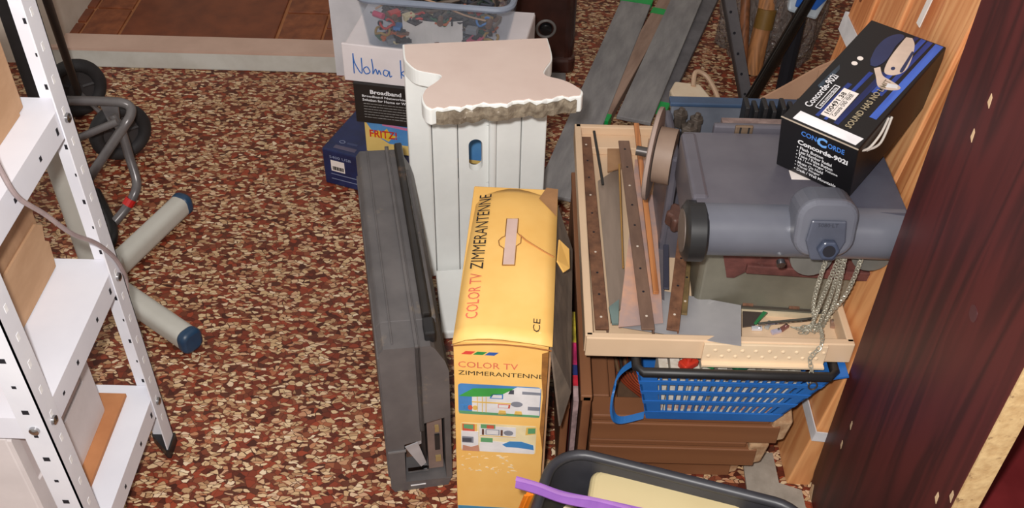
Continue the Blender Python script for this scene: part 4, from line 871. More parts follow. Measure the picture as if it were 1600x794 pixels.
b = MB(); n = len(prof); b.add([(0, y, z) for y, z in prof]+[(MW, y, z) for y, z in prof], [tuple(range(n)), tuple(range(2*n-1, n-1, -1))]+[(i, n+i, n+(i+1) % n, (i+1) % n) for i in range(n)])
b.build('housing', M_gb, e, smooth=True)
b = MB(); b.tube([(MW*.02, .012, HM-.042), (MW-.002, .012, HM-.042)], .0432, 24); b.build('front_roll', M_gb2, e, smooth=True)
b = MB(); b.tube([(-.018, .008, HM-.046), (-.012, .008, HM-.046), (.012, .008, HM-.046), (.016, .008, HM-.046)], [.040, .048, .048, .044], 30); ew = b.build('end_wheel', mat('black_rubber', (40, 40, 42), (30, 30, 32), rough=.4), e, smooth=True)
b = MB(); b.tube([(-.0195, .008, HM-.046), (-.017, .008, HM-.046)], .034, 26); b.build('wheel_face', mat('worn_cap', (110, 96, 88), (92, 80, 74), rough=.5), ew, smooth=True)
b = MB(); b.box((-.006, .03, .02), (.02, MD-.004, HM+.004)); b.build('side_ridge', M_gb, e, bevel=.006)
BX = (1292-1104)/(1430-1104)*((m2.x-m1.x))+.012
pts = rrect(-.046, -.05, .046, .044, .03, 6)
bc = at(1292, 362, y=m1.y-.045)-loc_of(e); BX = bc.x; BO = (BX, bc.y+.03, bc.z-.002)
b = MB(); b.prism(pts, -.03, .028, frame_M(BO, (1, 0, 0), (0, .25, 1))); bs = b.build('boss', M_gb2, e, bevel=.008, seg=3)
b = MB(); b.prism([(-.026, .014), (.026, .014), (.03, -.02), (.018, -.052), (-.018, -.052), (-.03, -.02)], .028, .034, frame_M(BO, (1, 0, 0), (0, .25, 1))); b.build('boss_plate', mat('boss_dark', (78, 82, 96), rough=.35), bs, bevel=.004)
Mb = frame_M(BO, (1, 0, 0), (0, .25, 1))
b = MB(); b.tube([Mb @ Vector((0.003, -.030, .033)), Mb @ Vector((0.003, -.030, .046))], .017, 6); b.build('socket', mat('socket_blue', (64, 72, 92), rough=.3), bs, bevel=.003)
b = MB(); b.cyl(Mb @ Vector((.003, -.030, .0455)), Mb @ Vector((.003, -.030, .0468)), .0095, 18); b.build('socket_hole', M_dkgrey, bs)
text('5080·LT', Mb @ Matrix.Translation((-.016, .004, .0342)), .03, .006, mat('embossed', (50, 52, 64), rough=.5), bs)
b = MB(); b.tube([(BX-.05, -.025, HM-.075), (BX-.05, -.033, HM-.077)], .007, 14); b.build('screw', M_chrome, e, smooth=True)
b = MB(); b.tube([(BX+.01, .01, .012), (BX+.01, .03, .008)], .034, 24); b.build('lower_collar', mat('collar_metal', (132, 130, 124), rough=.35, metal=.4), e, smooth=True)
b = MB(); b.tube([(BX+.105, .01, .022), (BX+.105, .04, .02)], .034, 24); b.build('lower_collar', MATS['collar_metal'], e, smooth=True)
b = MB(); sq = at(1246, 279, z=ZT)-loc_of(e); b.box((sq.x-.01, sq.y-.003, HM+.0002), (sq.x+.02, sq.y+.02, HM+.001)); b.build('sticker', M_paper, e)
# triangular side gusset on the right
b = MB(); b.prism([(MW-.12, .02), (MW-.0, .0), (MW-.0, MD), (MW-.06, MD)], HM, HM+.0006); b.build('side_gusset', mat('gusset', (78, 82, 96), (68, 70, 84), rough=.4), e)
# motor trough behind
MBs = loc_of(e)
tz0 = TFL+.09
t1 = at(1050, 158, z=ZM+.07); t2 = at(1238, 150, z=ZM+.07)
e = thing('grinder_housing', 'blue grey open trough housing with black toothed coil behind the machine', 'machine', (t1.x, MBs.y+MD+.006, TFL), 0)
TWd = min(.60, t2.x+.06)-t1.x; TDp = .155; z0 = .07; z1 = at(1150, 158, y=loc_of(e).y+.155).z-TFL; zf = at(1150, 197, y=loc_of(e).y).z-TFL
b = MB(); b.box((0, 0, z0), (TWd, TDp, z0+.012)); b.build('bottom', M_gb, e, bevel=.003)
b = MB(); b.box((0.05, .0, z0), (TWd, .012, zf)); fr_ = b.build('front_wall', M_gb, e, bevel=.004)
b = MB(); b.box((.0, TDp-.012, z0), (TWd, TDp, z1)); b.build('back_wall', mat('navy_rail', (104, 108, 118), (86, 90, 100), rough=.4), e, bevel=.004)
b = MB(); b.box((-.004, TDp-.018, z1-.004), (TWd, TDp+.006, z1+.004)); b.build('top_rail', mat('navy_edge', (56, 76, 104), rough=.35), e, bevel=.002)
b = MB(); b.box((-.012, .0, .0), (.004, TDp, z1-.02)); b.build('left_wall', M_gb, e, bevel=.006)
b = MB(); b.box((.004, .0, z0), (.05, .01, z0+.05)); b.build('end_block', M_gb, e, bevel=.006)
b = MB(); b.box((.0, 0, .0), (TWd, TDp, z0)); b.build('base', M_gb, e)
for k in range(12):
    x = .11+k*.0155; b = MB(); b.box((x, .05, z1-.06), (x+.008, .085, zf+.004-.006*(k % 2))); b.build('tooth', M_black, e, bevel=.002)
b = MB(); b.box((.07, .014, z0+.012), (TWd-.01, .045, zf-.014)); b.build('inner_ledge', mat('dusty_rose', (150, 128, 122), (110, 92, 88), rough=.9, scale=40), e)
b = MB(); b.box((.085, -.004, zf-.022), (.115, .002, zf+.002)); cl_ = b.build('clip', mat('bronze_clip', (134, 112, 92), rough=.35, metal=.5), e, bevel=.002)
b = MB(); b.box((.092, -.005, zf-.022), (.095, -.003, zf)); b.box((.106, -.005, zf-.022), (.109, -.003, zf)); b.build('clip_bar', M_black, cl_)
for (x, y, z, r) in ((.015, TDp-.03, z1-.005, .013), (.03, TDp-.05, z1-.02, .015), (.045, TDp-.03, z1-.015, .012)):
    b = MB(); b.tube([(x, y, z-.03), (x, y, z-.012), (x, y, z-.012), (x, y, z-.003), (x, y, z-.003), (x+.002, y, z+.006)], [r*.9, r*.9, r*1.05, r*1.05, r*.5, r*.45], 6); b.build('grimy_nut', mat('grimy', (96, 86, 78), (66, 58, 52), rough=.6, metal=.3, scale=40), e, bevel=.0015)
# grinding disc and drum on its left
GB = loc_of(e)
e = thing('grinding_wheel', 'large grey brown grinding disc on a shaft left of the blue grey machine', 'grinding wheel', (GB.x-.04, GB.y+.03, TFL), 0)
dc_ = at(1026, 240, y=GB.y+.03)-loc_of(e); R_ = .082
cz = max(R_+.002, dc_.z)
Cn = Vector((0, 0, cz)); axv = Vector((1, -.28, .0)).normalized()
b = MB(); b.tube([Cn-axv*.004, Cn-axv*.002, Cn+axv*.004], [R_-.003, R_, R_], 40); b.build('disc', mat('disc_stone', (158, 138, 128), (144, 124, 116), rough=.7, scale=9), e, smooth=True)
b = MB(); b.tube([Cn+axv*.006, Cn+axv*.036], R_*.6, 36); b.build('drum', mat('drum_tan', (146, 124, 108), (128, 106, 92), rough=.6, scale=8), e, smooth=True)
b = MB(); b.tube([Cn-axv*.003, Cn-axv*.030], .0085, 14); b.build('shaft', mat('shaft_steel', (96, 90, 88), rough=.35, metal=.6), e, smooth=True)
b = MB(); b.box((.008, -.02, 0), (.04, .02, .03)); b.build('foot', M_gb, e, bevel=.003)
kq = at(1060, 322, z=TFL+.115); e2 = thing('rusty_valve', 'dark rusty star shaped valve between the disc and the black end wheel', 'valve', (kq.x, kq.y, TFL)); 
b = MB(); b.cyl((0, 0, 0), (0, 0, .1), .008, 12); b.build('stem', M_rr, e2)
b = MB(); pr_ = [(.022*(1+.14*math.cos(6*a))*math.cos(a), .022*(1+.14*math.cos(6*a))*math.sin(a)) for a in [2*math.pi*k/36 for k in range(36)]]; b.prism(pr_, .092, .125, Matrix.Rotation(math.radians(12), 4, 'X')); b.build('head', mat('knob_rust', (98, 66, 56), (66, 44, 38), rough=.5, scale=30), e2, bevel=.006, seg=2)
# tan plate standing behind the disc
p = at(1000, 172, z=TFL+.12); b = MB(); b.box((0, 0, 0), (.042, .008, .16)); o = b.build('tan_plate', mat('tan_plate', (186, 146, 112), (166, 126, 94), rough=.6)); o.location = (p.x, GB.y+.145, TFL); tag(o, 'upright tan plate behind the grinding disc in the tray', 'plate')

# ------------------------------------------------------------------ phone box
fb1, fb2 = at(1212, 258, z=ZT), at(1328, 314, z=ZT)
dv = fb2-fb1; ang = math.degrees(math.atan2(dv.y, dv.x)); BWp = dv.length-.004; ang += 1.5
ftl = at(1226, 172, y=fb1.y); HB = max(.085, min(.11, ftl.z-ZT))
Lp = .275
e = thing('phone_box', 'black telephone carton with blue stripes tilted on top of the grey machine', 'box', (fb1.x, fb1.y, ZT+.0015), 0)
e.rotation_euler = (math.radians(12), 0, math.radians(ang)); e.rotation_mode = 'XYZ'
M_pb = mat('black_gloss_card', (18, 17, 20), (14, 13, 16), rough=.42, scale=6)
b = MB(); b.box((0, 0, 0), (BWp, Lp, HB)); b.build('body', M_pb, e, bevel=.002)
Mft = frame_M((0, 0, 0), (1, 0, 0), (0, 0, 1)); Mtp = frame_M((0, 0, HB), (1, 0, 0), (0, 1, 0)); Msd = frame_M((0, 0, 0), (0, 1, 0), (0, 0, 1))
b = MB(); b.tube([(0, 0, HB), (BWp, 0, HB)], .0012, 6); b.build('worn_edge', mat('edge_tan', (170, 156, 140), rough=.8), e)
bl = mat('concorde_blue', (70, 130, 220), rough=.5)
s = BWp/.16; hs = HB/.105
text('CON', Mft @ Matrix.Translation((.045*s, HB-.020*hs, 0)), .032*s, .010*hs, bl, e, bold=.02); text('C', Mft @ Matrix.Translation((.078*s, HB-.026*hs, 0)), .021*s, .019*hs, mat('cblue', (110, 170, 240), rough=.5), e, bold=.05); text('ORDE', Mft @ Matrix.Translation((.101*s, HB-.022*hs, 0)), .034*s, .010*hs, bl, e, bold=.02)
text('Concorde-902i', Mft @ Matrix.Translation((.04*s, HB-.040*hs, 0)), .105*s, .010*hs, M_textw, e, bold=.035)
for k, tx in enumerate(('• Flash Button', '• Last Number Redial', '• Tone / Pulse Button', '• Hi / Low Ringer Volume', '• Music On Hold', '• Visual Ringer', '• Desk / Wall Mountable')):
    text(tx, Mft @ Matrix.Translation((.04*s, HB-(.0495+k*.0078)*hs, 0)), (.056, .075, .078, .09, .06, .055, .09)[k]*s, .0062*(HB/.105), M_textw, e, bold=.015)
# top print: blue light streaks
M_st = mat('streak_blue', (66, 104, 200), (30, 50, 130), rough=.3, scale=9, stretch=(2, .3, 1)); M_st2 = mat('streak_deep', (40, 66, 150), (20, 30, 80), rough=.3, scale=9, stretch=(2, .3, 1))
L0 = Lp
for x0, x1, m_, y0, y1 in ((.050, .057, M_st2, .03, .12), (.068, .074, M_st, .03, .16), (.088, .098, M_st2, .03, .17), (.104, .112, M_st, .12, L0-.003), (.118, .126, M_st2, .12, L0-.003), (.134, .148, M_st, .07, L0-.003), (.092, .098, M_st2, .235, L0-.003)):
    x0 *= s; x1 *= s; poly([(x0, y0), (x1, y0), (x1+.006, y1), (x0+.004, y1)], Mtp, m_, e, 'light_streak')
poly([(.02*s, .006), (BWp-.008, .006), (BWp-.005, .024), (.022*s, .026)], Mtp, mat('white_gloss', (250, 248, 252), rough=.2), e, 'white_band', h=.0006)
MV = frame_M((0, 0, HB), (0, 1, 0), (-1, 0, 0))
def vt(tx, x, y, l, h, m): return text(tx, frame_M((x, y, HB), (0, 1, 0), (-1, 0, 0)), l, h, m, e, thick=.0009, bold=.02)
vt('Concorde-902i', .033*s, .04, .085, .0125, M_textw)
ob = rrect(.038*s, .045, .050*s, .105, .001, 1); ib = rrect(.0395*s, .0465, .0485*s, .1035, .001, 1); b = MB(); b.holeplate(ob, ib, .0006, .0009, Mtp); b.build('frame_print', M_textw, e)
vt('www.concorde.hu', .0475*s, .05, .05, .0055, M_textw)
poly([(.057*s, .036), (.088*s, .036), (.088*s, .106), (.057*s, .106)], Mtp, M_paper, e, 'price_label', h=.0008)
vt('100491.38', .070*s, .042, .055, .0085, M_textk); vt('Concorde ·DND· FEHER', .083*s, .042, .058, .007, M_textk)
b = MB(); b.box((.072*s, .04, .0008), (.0727*s, .102, .0011), Mtp); b.build('label_line', M_textk, e)
vt('SOUND HAS NO LIMIT', .122*s, .032, .125, .0105, mat('print_gold', (170, 156, 128), rough=.5))
# picture of the telephone
handset = bez([Vector((.058, .185, 0)), Vector((.05, .215, 0)), Vector((.052, .245, 0)), Vector((.066, .264, 0)), Vector((.08, .262, 0)), Vector((.079, .235, 0)), Vector((.084, .2, 0)), Vector((.078, .178, 0)), Vector((.066, .174, 0))], 4)
cream = mat('phone_cream', (222, 200, 184), rough=.5); nav = mat('phone_navy', (44, 52, 92), rough=.35)
poly([(p.x*s, p.y) for p in handset], Mtp, nav, e, 'screen_print', h=.0007)
body_ = bez([Vector((.083, .263, 0)), Vector((.084, .23, 0)), Vector((.088, .195, 0)), Vector((.098, .170, 0)), Vector((.116, .172, 0)), Vector((.128, .19, 0)), Vector((.122, .22, 0)), Vector((.108, .252, 0)), Vector((.094, .266, 0))], 4)
poly([(p.x*s, p.y) for p in body_], Mtp, cream, e, 'phone_print', h=.0007)
poly([(p.x*s, p.y) for p in bez([Vector((.112, .237, 0)), Vector((.116, .21, 0)), Vector((.12, .185, 0)), Vector((.126, .186, 0)), Vector((.122, .21, 0)), Vector((.117, .236, 0))], 4)], Mtp, nav, e, 'grip_print', h=.001)
poly([((.106+.004*math.cos(a))*s, .185+.004*math.sin(a)) for a in [2*math.pi*k/14 for k in range(14)]], Mtp, nav, e, 'eyelet_print', h=.001)
cradle = bez([Vector((.076, .17, 0)), Vector((.09, .155, 0)), Vector((.11, .135, 0)), Vector((.138, .142, 0)), Vector((.143, .152, 0)), Vector((.12, .158, 0)), Vector((.1, .162, 0)), Vector((.084, .178, 0))], 4)
poly([(p.x*s, p.y) for p in cradle], Mtp, cream, e, 'cradle_print', h=.0009)
poly([(.12*s, .141), (.140*s, .147), (.136*s, .154), (.118*s, .15)], Mtp, M_textw, e, 'tag_print', h=.0012)
for cx_, cy_ in ((.038, .165), (.040, .180)):
    poly([((cx_+.006*math.cos(a))*s, cy_+.0045*math.sin(a)) for a in [2*math.pi*k/16 for k in range(16)]], Mtp, M_paper, e, 'round_sticker', h=.0007)
poly([(.012*s, .09), (.02*s, .085), (.024*s, .14), (.016*s, .15)], Mtp, mat('smoke_blue', (60, 76, 92), (30, 36, 46), rough=.3, scale=40), e, 'print_smudge', h=.0006)
b = MB(); b.tube(bez([(BWp-.004, .01, HB-.012), (BWp+.003, .03, HB-.02), (BWp+.005, .06, HB-.014), (BWp+.001, .09, HB-.007)], 6), .002, 8); b.tube(bez([(BWp+.001, .03, HB-.025), (BWp+.008, .06, HB-.03), (BWp+.002, .1, HB-.012)], 6), .002, 8); b.build('phone_cord', mat('cord_white', (216, 208, 200), rough=.5), e, smooth=True)

# ------------------------------------------------------------------ chain
e = thing('link_chain', 'fine pale metal chain hanging from the machine into the tray and over its edge', 'chain', (.45, 1.2, TFL))
B = loc_of(e)
def chain(pts, par):
    P = bez([Vector(p)-B for p in pts], 10); L_ = [0]
    for i in range(1, len(P)): L_.append(L_[-1]+(P[i]-P[i-1]).length)
    b = MB(); step = .0072; d = 0; k = 0; i = 0
    while d < L_[-1]-.001:
        while i < len(P)-2 and L_[i+1] < d: i += 1
        t_ = (P[i+1]-P[i]); c = P[i]+t_*((d-L_[i])/max(L_[i+1]-L_[i], 1e-6)); t_ = t_.normalized()
        a = Vector((0, -1, 0)) if abs(t_.y) < .9 else Vector((0, 0, 1)); s_ = t_.cross(a).normalized(); s2 = t_.cross(s_)
        sd = s_ if k % 2 else (s2*.8+s_*.6).normalized()
        b.tube([c+t_*.0052*math.cos(q)+sd*.0034*math.sin(q) for q in [2*math.pi*j/10 for j in range(10)]], .0009, 5, closed=True); d += step; k += 1
    return b
Ych = MBs.y-.012
MC = mat('chain_metal', (196, 192, 176), (156, 152, 138), rough=.35, metal=.4, scale=60)
tops = [(1292, 402), (1312, 400), (1318, 398), (1320, 404), (1352, 388)]
bots = [(1272, 505), (1268, 510), (1278, 512), (1288, 505), (1285, 500)]
for i, (a_, c_) in enumerate(zip(tops, bots)):
    A_ = at(a_[0], a_[1], y=Ych); C_ = at(c_[0], c_[1], z=TFL+.012); mid = (A_+C_)/2+Vector((.004*(i-2), -.005, -.012))
    mesh = chain([A_, mid, C_], e).build('strand', MC, e)
for i in range(6):
    a0 = at(1240+i*9, 512, z=TFL+.008); a1 = at(1262+((i*17) % 30), 518-((i*11) % 14), z=TFL+.012); a2 = at(1250+((i*23) % 40), 520-i, z=TFL+.008); chain([a0, a1, a2], e).build('strand', MC, e)
pA = at(1284, 520, z=TZ+TH+.003); chain([at(1280, 505, z=TFL+.02), pA, at(1283, 540, y=TY0-.014), at(1266, 560, y=TY0-.022), at(1268, 580, y=TY0-.03), at(1263, 600, y=TY0-.032)], e).build('strand', MC, e)
hk = at(1270, 603, y=TY0-.034)-B; b = MB(); b.tube([hk+Vector((.007*math.cos(q), 0, .009*math.sin(q))) for q in [2*math.pi*j/14 for j in range(14)]], .0016, 6, closed=True); b.build('end_ring', mat('dark_ring', (120, 112, 104), rough=.3, metal=.7), e, smooth=True)

# ------------------------------------------------------------------ pine planks leaning on the right
PB0, LEAN = .578, .132
lz = 1.75; la = math.atan(LEAN)
tones = [((228, 164, 108), (206, 134, 82)), ((222, 152, 98), (198, 122, 74)), ((234, 174, 120), (210, 140, 90)), ((222, 154, 102), (196, 122, 76)), ((226, 162, 110), (202, 130, 82)), ((216, 146, 94), (186, 114, 68))]
labs = ['nearest pine plank of the strapped bundle beside the dark cupboard', 'second pine plank of the strapped bundle from the dark cupboard', 'third pine plank of the strapped bundle from the dark cupboard', 'fourth pine plank of the strapped bundle from the dark cupboard', 'fifth pine plank of the strapped bundle from the dark cupboard', 'farthest pine plank of the strapped bundle beside the plastic sack']
yy = 1.172; PL = []
for k in range(6):
    wd = (.118, .12, .112, .12, .115, .1)[k]; off = (-.048, 0.004, 0, .008, .002, -.004)[k]
    e = thing('pine_plank', labs[k], 'plank', (PB0+off, yy, 0), 0, 'pine planks in the strapped bundle', rot=(0, la, 0))
    b = MB(); b.box((0, 0, 0.0), (.045, wd-.004, lz)); b.build('board', wood('pine_%d' % k, tones[k][0], tones[k][1], axis=2, scale=7+k, rough=.4, dist=2.6), e, bevel=.003)
    b = MB(); b.box((.014, wd-.004, 0.0), (.03, wd-.0005, lz)); b.build('tongue', mat('pine_dark', (150, 84, 44), rough=.6), e)
    random.seed(20+k)
    for q in range(3):
        zk, yk = random.uniform(.3, 1.3), random.uniform(.03, wd-.03); b = MB(); b.tube([(-.0006, yk, zk), (.001, yk, zk)], .008, 14); kn = b.build('knot', mat('knot', (132, 74, 40), (104, 56, 30), rough=.5), e)
    PL.append((yy, wd)); yy += wd
PYEND = yy
def strap(zs, lab, ya=1.165, yb=None, hh=.019):
    yb = yb or PYEND+.004
    e = thing('white_strap', lab, 'strap', (PB0-.048+LEAN*zs, ya, zs), 0, rot=(0, la, 0))
    b = MB(); b.box((-.0035, 0, -hh), (-.0015, .126, hh)); b.build('band', mat('white_tape', (226, 224, 226), rough=.5), e)
    b = MB(); b.box((-.0035, -.0025, -hh), (.07, -.0005, hh)); b.build('band_end', MATS['white_tape'], e)
    b = MB(); b.box((.0445, .126, -hh), (.0465, yb-ya, hh)); b.build('band', MATS['white_tape'], e)
strap(.155, 'white tape strap around the pine planks near the floor', hh=.012)
zs = .60; e = thing('white_strap', 'white tape strap around the farthest pine planks at phone box height', 'strap', (PB0+LEAN*zs, PL[4][0], zs), 0, rot=(0, la, 0))
b = MB(); b.box((-.0068, 0, -.02), (-.0048, PYEND-PL[4][0]+.006, .02)); b.build('band', MATS['white_tape'], e)
b = MB(); b.box((-.0068, PYEND-PL[4][0]+.006, -.02), (.05, PYEND-PL[4][0]+.008, .02)); b.build('band_end', MATS['white_tape'], e)
q = at(1462, 15, x=PB0+LEAN*.9); b = MB(); b.box((-.002, -.008, -.03), (0, .008, .03)); o = b.build('paper_tag', M_paper); o.location = (PB0-.001+LEAN*q.z, q.y, q.z); o.rotation_euler = (0, la, 0); tag(o, 'small cream paper tag stuck on a pine plank at the top', 'tag')

# ------------------------------------------------------------------ dark cupboard on the right
e = thing('dark_cupboard', 'dark mahogany veneered cupboard carcass with bare chipboard front edge', 'cupboard', (.578, .776, 0))
def veneer():
    m = wood('mahogany', (78, 28, 28), (54, 19, 20), axis=2, scale=12, rough=.5, dist=.8); return m
M_mah = veneer()
b = MB(); b.prism([(0, 0), (.376, 0), (.378, .012), (.386, .05), (.386, 1.85), (0, 1.85)], 0, .034, frame_M((-.008, .001, 0), (0, 1, 0), (0, 0, 1))); 
sp_ = b.build('side_panel', M_mah, e)
M_chb = mat('chipboard', (206, 176, 128), (184, 150, 104), rough=.9, scale=60, bump=.4, speck=((140, 108, 74), 70, .6))
bx0 = min(v.co.x for v in sp_.data.vertices); bx1 = max(v.co.x for v in sp_.data.vertices)
b = MB(); b.box((bx0+.001, -.002, 0), (bx1-.001, .0012, 1.85)); b.build('chipboard_edge', M_chb, e)
b = MB(); b.box((bx1, .02, .38), (bx1+.45, .34, .398)); sf = b.build('inner_shelf', mat('mahogany_light', (104, 34, 36), (86, 26, 28), rough=.3, scale=12), e)
b = MB(); b.box((bx1, .018, .379), (bx1+.45, .0205, .399)); b.build('shelf_edge', M_chb, sf)
b = MB(); b.box((bx1, .335, 0), (bx1+.45, .345, 1.85)); b.build('back_panel', MATS['mahogany_light'], e)
b = MB(); b.box((bx1+.45, .001, 0), (bx1+.484, .345, 1.85)); b.build('side_panel', M_mah, e)
b = MB(); b.box((bx1, .01, .03), (bx1+.45, .335, .05)); b.build('bottom_shelf', M_mah, e)
def onside(px, py): p = at(px, py, x=.578+bx0)-loc_of(e); return p
for px, py, w_ in ((1330, 665, .003), (1315, 695, .003), (1464, 778, .004), (1487, 776, .004), (1547, 158, .004), (1520, 212, .0035)):
    p = onside(px, py); b = MB(); b.prism([(p.y-w_, p.z-.008), (p.y+w_, p.z-.004), (p.y+w_*.7, p.z+.009), (p.y-w_*.6, p.z+.006)], 0, .0006, Matrix(((0, 0, -1, bx0), (1, 0, 0, 0), (0, 1, 0, 0), (0, 0, 0, 1)))); b.build('chip', mat('chip_tan', (206, 176, 140), rough=.8), e)
p = onside(1277, 785); b = MB(); b.prism([(.36, 0), (.378, 0), (.376, .03), (.37, .035)], 0, .0008, Matrix(((0, 0, -1, bx0), (1, 0, 0, 0), (0, 1, 0, 0), (0, 0, 0, 1)))); b.build('chip', MATS['chip_tan'], e)
p = onside(1521, 490); b = MB(); b.prism([(p.y+.011*math.cos(a), p.z+.011*math.sin(a)) for a in [2*math.pi*k/20 for k in range(20)]], 0, .0005, Matrix(((0, 0, -1, bx0), (1, 0, 0, 0), (0, 1, 0, 0), (0, 0, 0, 1)))); b.build('round_mark', mat('ringmark', (84, 44, 48), rough=.3), e)

b = MB(); b.prism([(-.04, -.2), (.07, -.2), (.07, .035), (.03, .05), (.03, .12), (-.03, .12)], 0, .006); o = b.build('cement_board', mat('cement', (164, 154, 142), (140, 130, 118), rough=.9, scale=20, bump=.2)); o.location = (.485, 1.12, 0); tag(o, 'thin grey cement board on the floor between the black tub and the planks', 'board')
# ------------------------------------------------------------------ black bin in the foreground
ZB = .30
q1, q2, q3 = at(858, 700, z=ZB), at(1222, 778, z=ZB), at(905, 690, z=ZB)
dirv = at(1200, 762, z=ZB)-at(935, 696, z=ZB); an = math.degrees(math.atan2(dirv.y, dirv.x))
TWb, TDb = .40, .30; bwb, bdb = .34, .25
org = at(893, 693, z=ZB)
e = thing('black_bin', 'black plastic tub with rounded corners holding a cream appliance in front', 'bin', (0, 0, 0), an)
Rz = Matrix.Rotation(math.radians(an), 3, 'Z'); tl = Vector((-(TWb-bwb)/2, bdb+(TDb-bdb)/2, 0))
lw = at(850, 700, z=ZB); e.location = Vector((lw.x+.02, lw.y+.004, 0))-Rz @ tl; e.location.z = 0
M_bk = mat('tub_black', (58, 58, 64), (46, 46, 52), rough=.42, scale=12, speck=((96, 92, 92), 16, .68))
bd_, hi = shell(e, bwb, bdb, TWb, TDb, ZB, .004, .05, M_bk, 'body', n=8)
b = MB(); b.tube([(x, y, ZB-.003) for x, y in hi], .0085, 10, closed=True); b.build('rim', M_bk, e, smooth=True)
for xx in (.05, .30):
    for k in (0, 1): 
        b = MB(); b.box((xx+k*.018, bdb+.012, ZB-.06), (xx+.01+k*.018, bdb+.0148, ZB-.054)); b.build('vent_slot', M_dkgrey, e)
Ebase = e.location.copy()
# cream appliance
cz = .272; ca, cb_ = at(908, 732, z=cz), at(1125, 768, z=cz); an2 = math.degrees(math.atan2(cb_.y-ca.y, cb_.x-ca.x))
e = thing('cream_appliance', 'cream plastic appliance casing with rounded edges inside the black tub', 'appliance', (ca.x-.016, ca.y-.190, .012), an2)
M_cr = mat('cream_plastic', (208, 192, 148), (202, 184, 140), rough=.4, scale=4)
bw2 = (cb_-ca).length+.022
b = MB(); b.prism(rrect(.0, .0, bw2, .2, .022, 6), 0, cz-.012); b.build('casing', M_cr, e, bevel=.014, seg=4)
b = MB(); b.box((.02, .01, cz-.0125), (bw2-.02, .012, cz-.0115)); b.build('seam', mat('cream_dark', (150, 136, 100), rough=.5), e)
pc_ = at(886, 768, z=.21); e = thing('cream_cup', 'smaller cream plastic lid tucked at the left in the black tub', 'lid', (pc_.x, pc_.y, .02), an2)
b = MB(); b.tube([(0, 0, 0), (0, 0, .16), (0, 0, .172), (0, 0, .175)], [.018, .021, .02, .015], 22); b.build('body', M_cr, e, smooth=True)
# purple strip and orange piece
pa, pb, pc2 = at(806, 754, z=ZB+.035), at(880, 778, z=ZB+.03), at(985, 800, z=ZB+.02); e = thing('purple_strip', 'purple plastic strip sticking out over the rim of the black tub', 'strip', pb)
b = MB(); b.ribbon([p_-pb for p_ in bez([pa, at(840, 764, z=ZB+.034), pb, at(930, 788, z=ZB+.028), pc2, at(1040, 812, z=ZB+.016)], 5)], (0.1, .9, .25), .009, .003); st2 = b.build('blade', mat('purple', (140, 90, 170), (120, 74, 152), rough=.35), e)
b = MB(); b.tube([p_-pb+Vector((0, .003, .004)) for p_ in bez([pa, at(840, 763, z=ZB+.035), pb, at(930, 786, z=ZB+.029), pc2], 5)], .0028, 6); b.build('ridge', mat('purple_lite', (166, 116, 190), rough=.35), st2)
oa, ob_ = at(826, 772, z=ZB+.012), at(814, 800, z=ZB-.04); e = thing('orange_piece', 'bright orange plastic piece under the purple strip', 'strip', ob_)
b = MB(); b.ribbon([oa-ob_, (oa-ob_)*.5, Vector((0, 0, 0))], (1, .2, 0), .007, .003); b.build('blade', mat('orange_plastic', (240, 130, 24), rough=.4), e); b = MB(); b.tube([oa-ob_, Vector((0, 0, 0))], .004, 8); b.build('rib', mat('orange_plastic', (240, 130, 24)), e)

# ------------------------------------------------------------------ grey slats with green tape
M_slat = mat('grey_slat', (150, 148, 148), (124, 122, 124), rough=.7, scale=14, stretch=(2, .5, 1), speck=((160, 156, 154), 20, .68))
M_slb = mat('brown_slat', (170, 142, 126), (138, 112, 98), rough=.7, scale=14, stretch=(2, .4, 1)); M_sld = mat('dark_slat', (112, 110, 114), (92, 90, 94), rough=.7, scale=14)
M_grn = mat('green_tape', (22, 170, 84), (16, 150, 70), rough=.4)
def slat(a, c, wd, z, th_, m, label, tapes, ext=.5, near=0.0):
    A = at(a[0], a[1], z=z+th_); C = at(c[0], c[1], z=z+th_); d = A-C; d.z = 0; L_ = d.length+ext; d.normalize()
    ang_ = math.degrees(math.atan2(d.y, d.x))-90
    e = thing('grey_batten' if m is not M_slb else 'brown_batten', label, 'slat', (C.x-d.x*near, C.y-d.y*near, z), ang_, 'flat slats lying on the floor')
    b = MB(); b.box((-wd/2, 0, 0), (wd/2, L_+near, th_)); b.build('board', m, e, bevel=.002)
    for tp in tapes:
        yv = tp*(L_-ext)+near; b = MB(); b.box((-wd/2-.002, yv-.018, -.0005 if z > .01 else 0), (wd/2+.002, yv+.018, th_+.0015)); b.build('green_tape', M_grn, e)
slat((995, 0), (884, 262), .098, .022, .012, M_slat, 'wide grey slat lying leftmost on the floor behind the tray', [1.0], near=.12)
slat((1072, 0), (990, 186), .096, .022, .012, M_slat, 'wide grey slat lying in the middle behind the tray', [])
slat((1033, 15), (936, 186), .05, .001, .03, M_slb, 'narrow brown slat with green taped ends between two grey slats', [.98, .02])
slat((1108, 0), (1028, 168), .05, .001, .02, M_sld, 'narrow dark grey slat rightmost of the floor slats', [.02])

# cream adaptor on the floor
q = at(1072, 160, z=.0); e = thing('cream_adaptor', 'cream plastic adaptor with a looped cord on the floor behind the trough', 'adaptor', (q.x, q.y-.02, 0), 15)
b = MB(); b.prism([(-.06, -.05), (.05, -.05), (.045, .03), (-.02, .06), (-.05, .02)], 0, .05); b.build('body', mat('adaptor_cream', (240, 222, 196), (230, 208, 180), rough=.5), e, bevel=.006)
b = MB(); b.tube(bez([(.02, .02, .05), (.04, .06, .07), (.07, .05, .06), (.085, .0, .03), (.08, -.05, .006)], 6), .007, 8); b.build('cord', mat('adaptor_cord', (214, 180, 150), rough=.5), e, smooth=True)
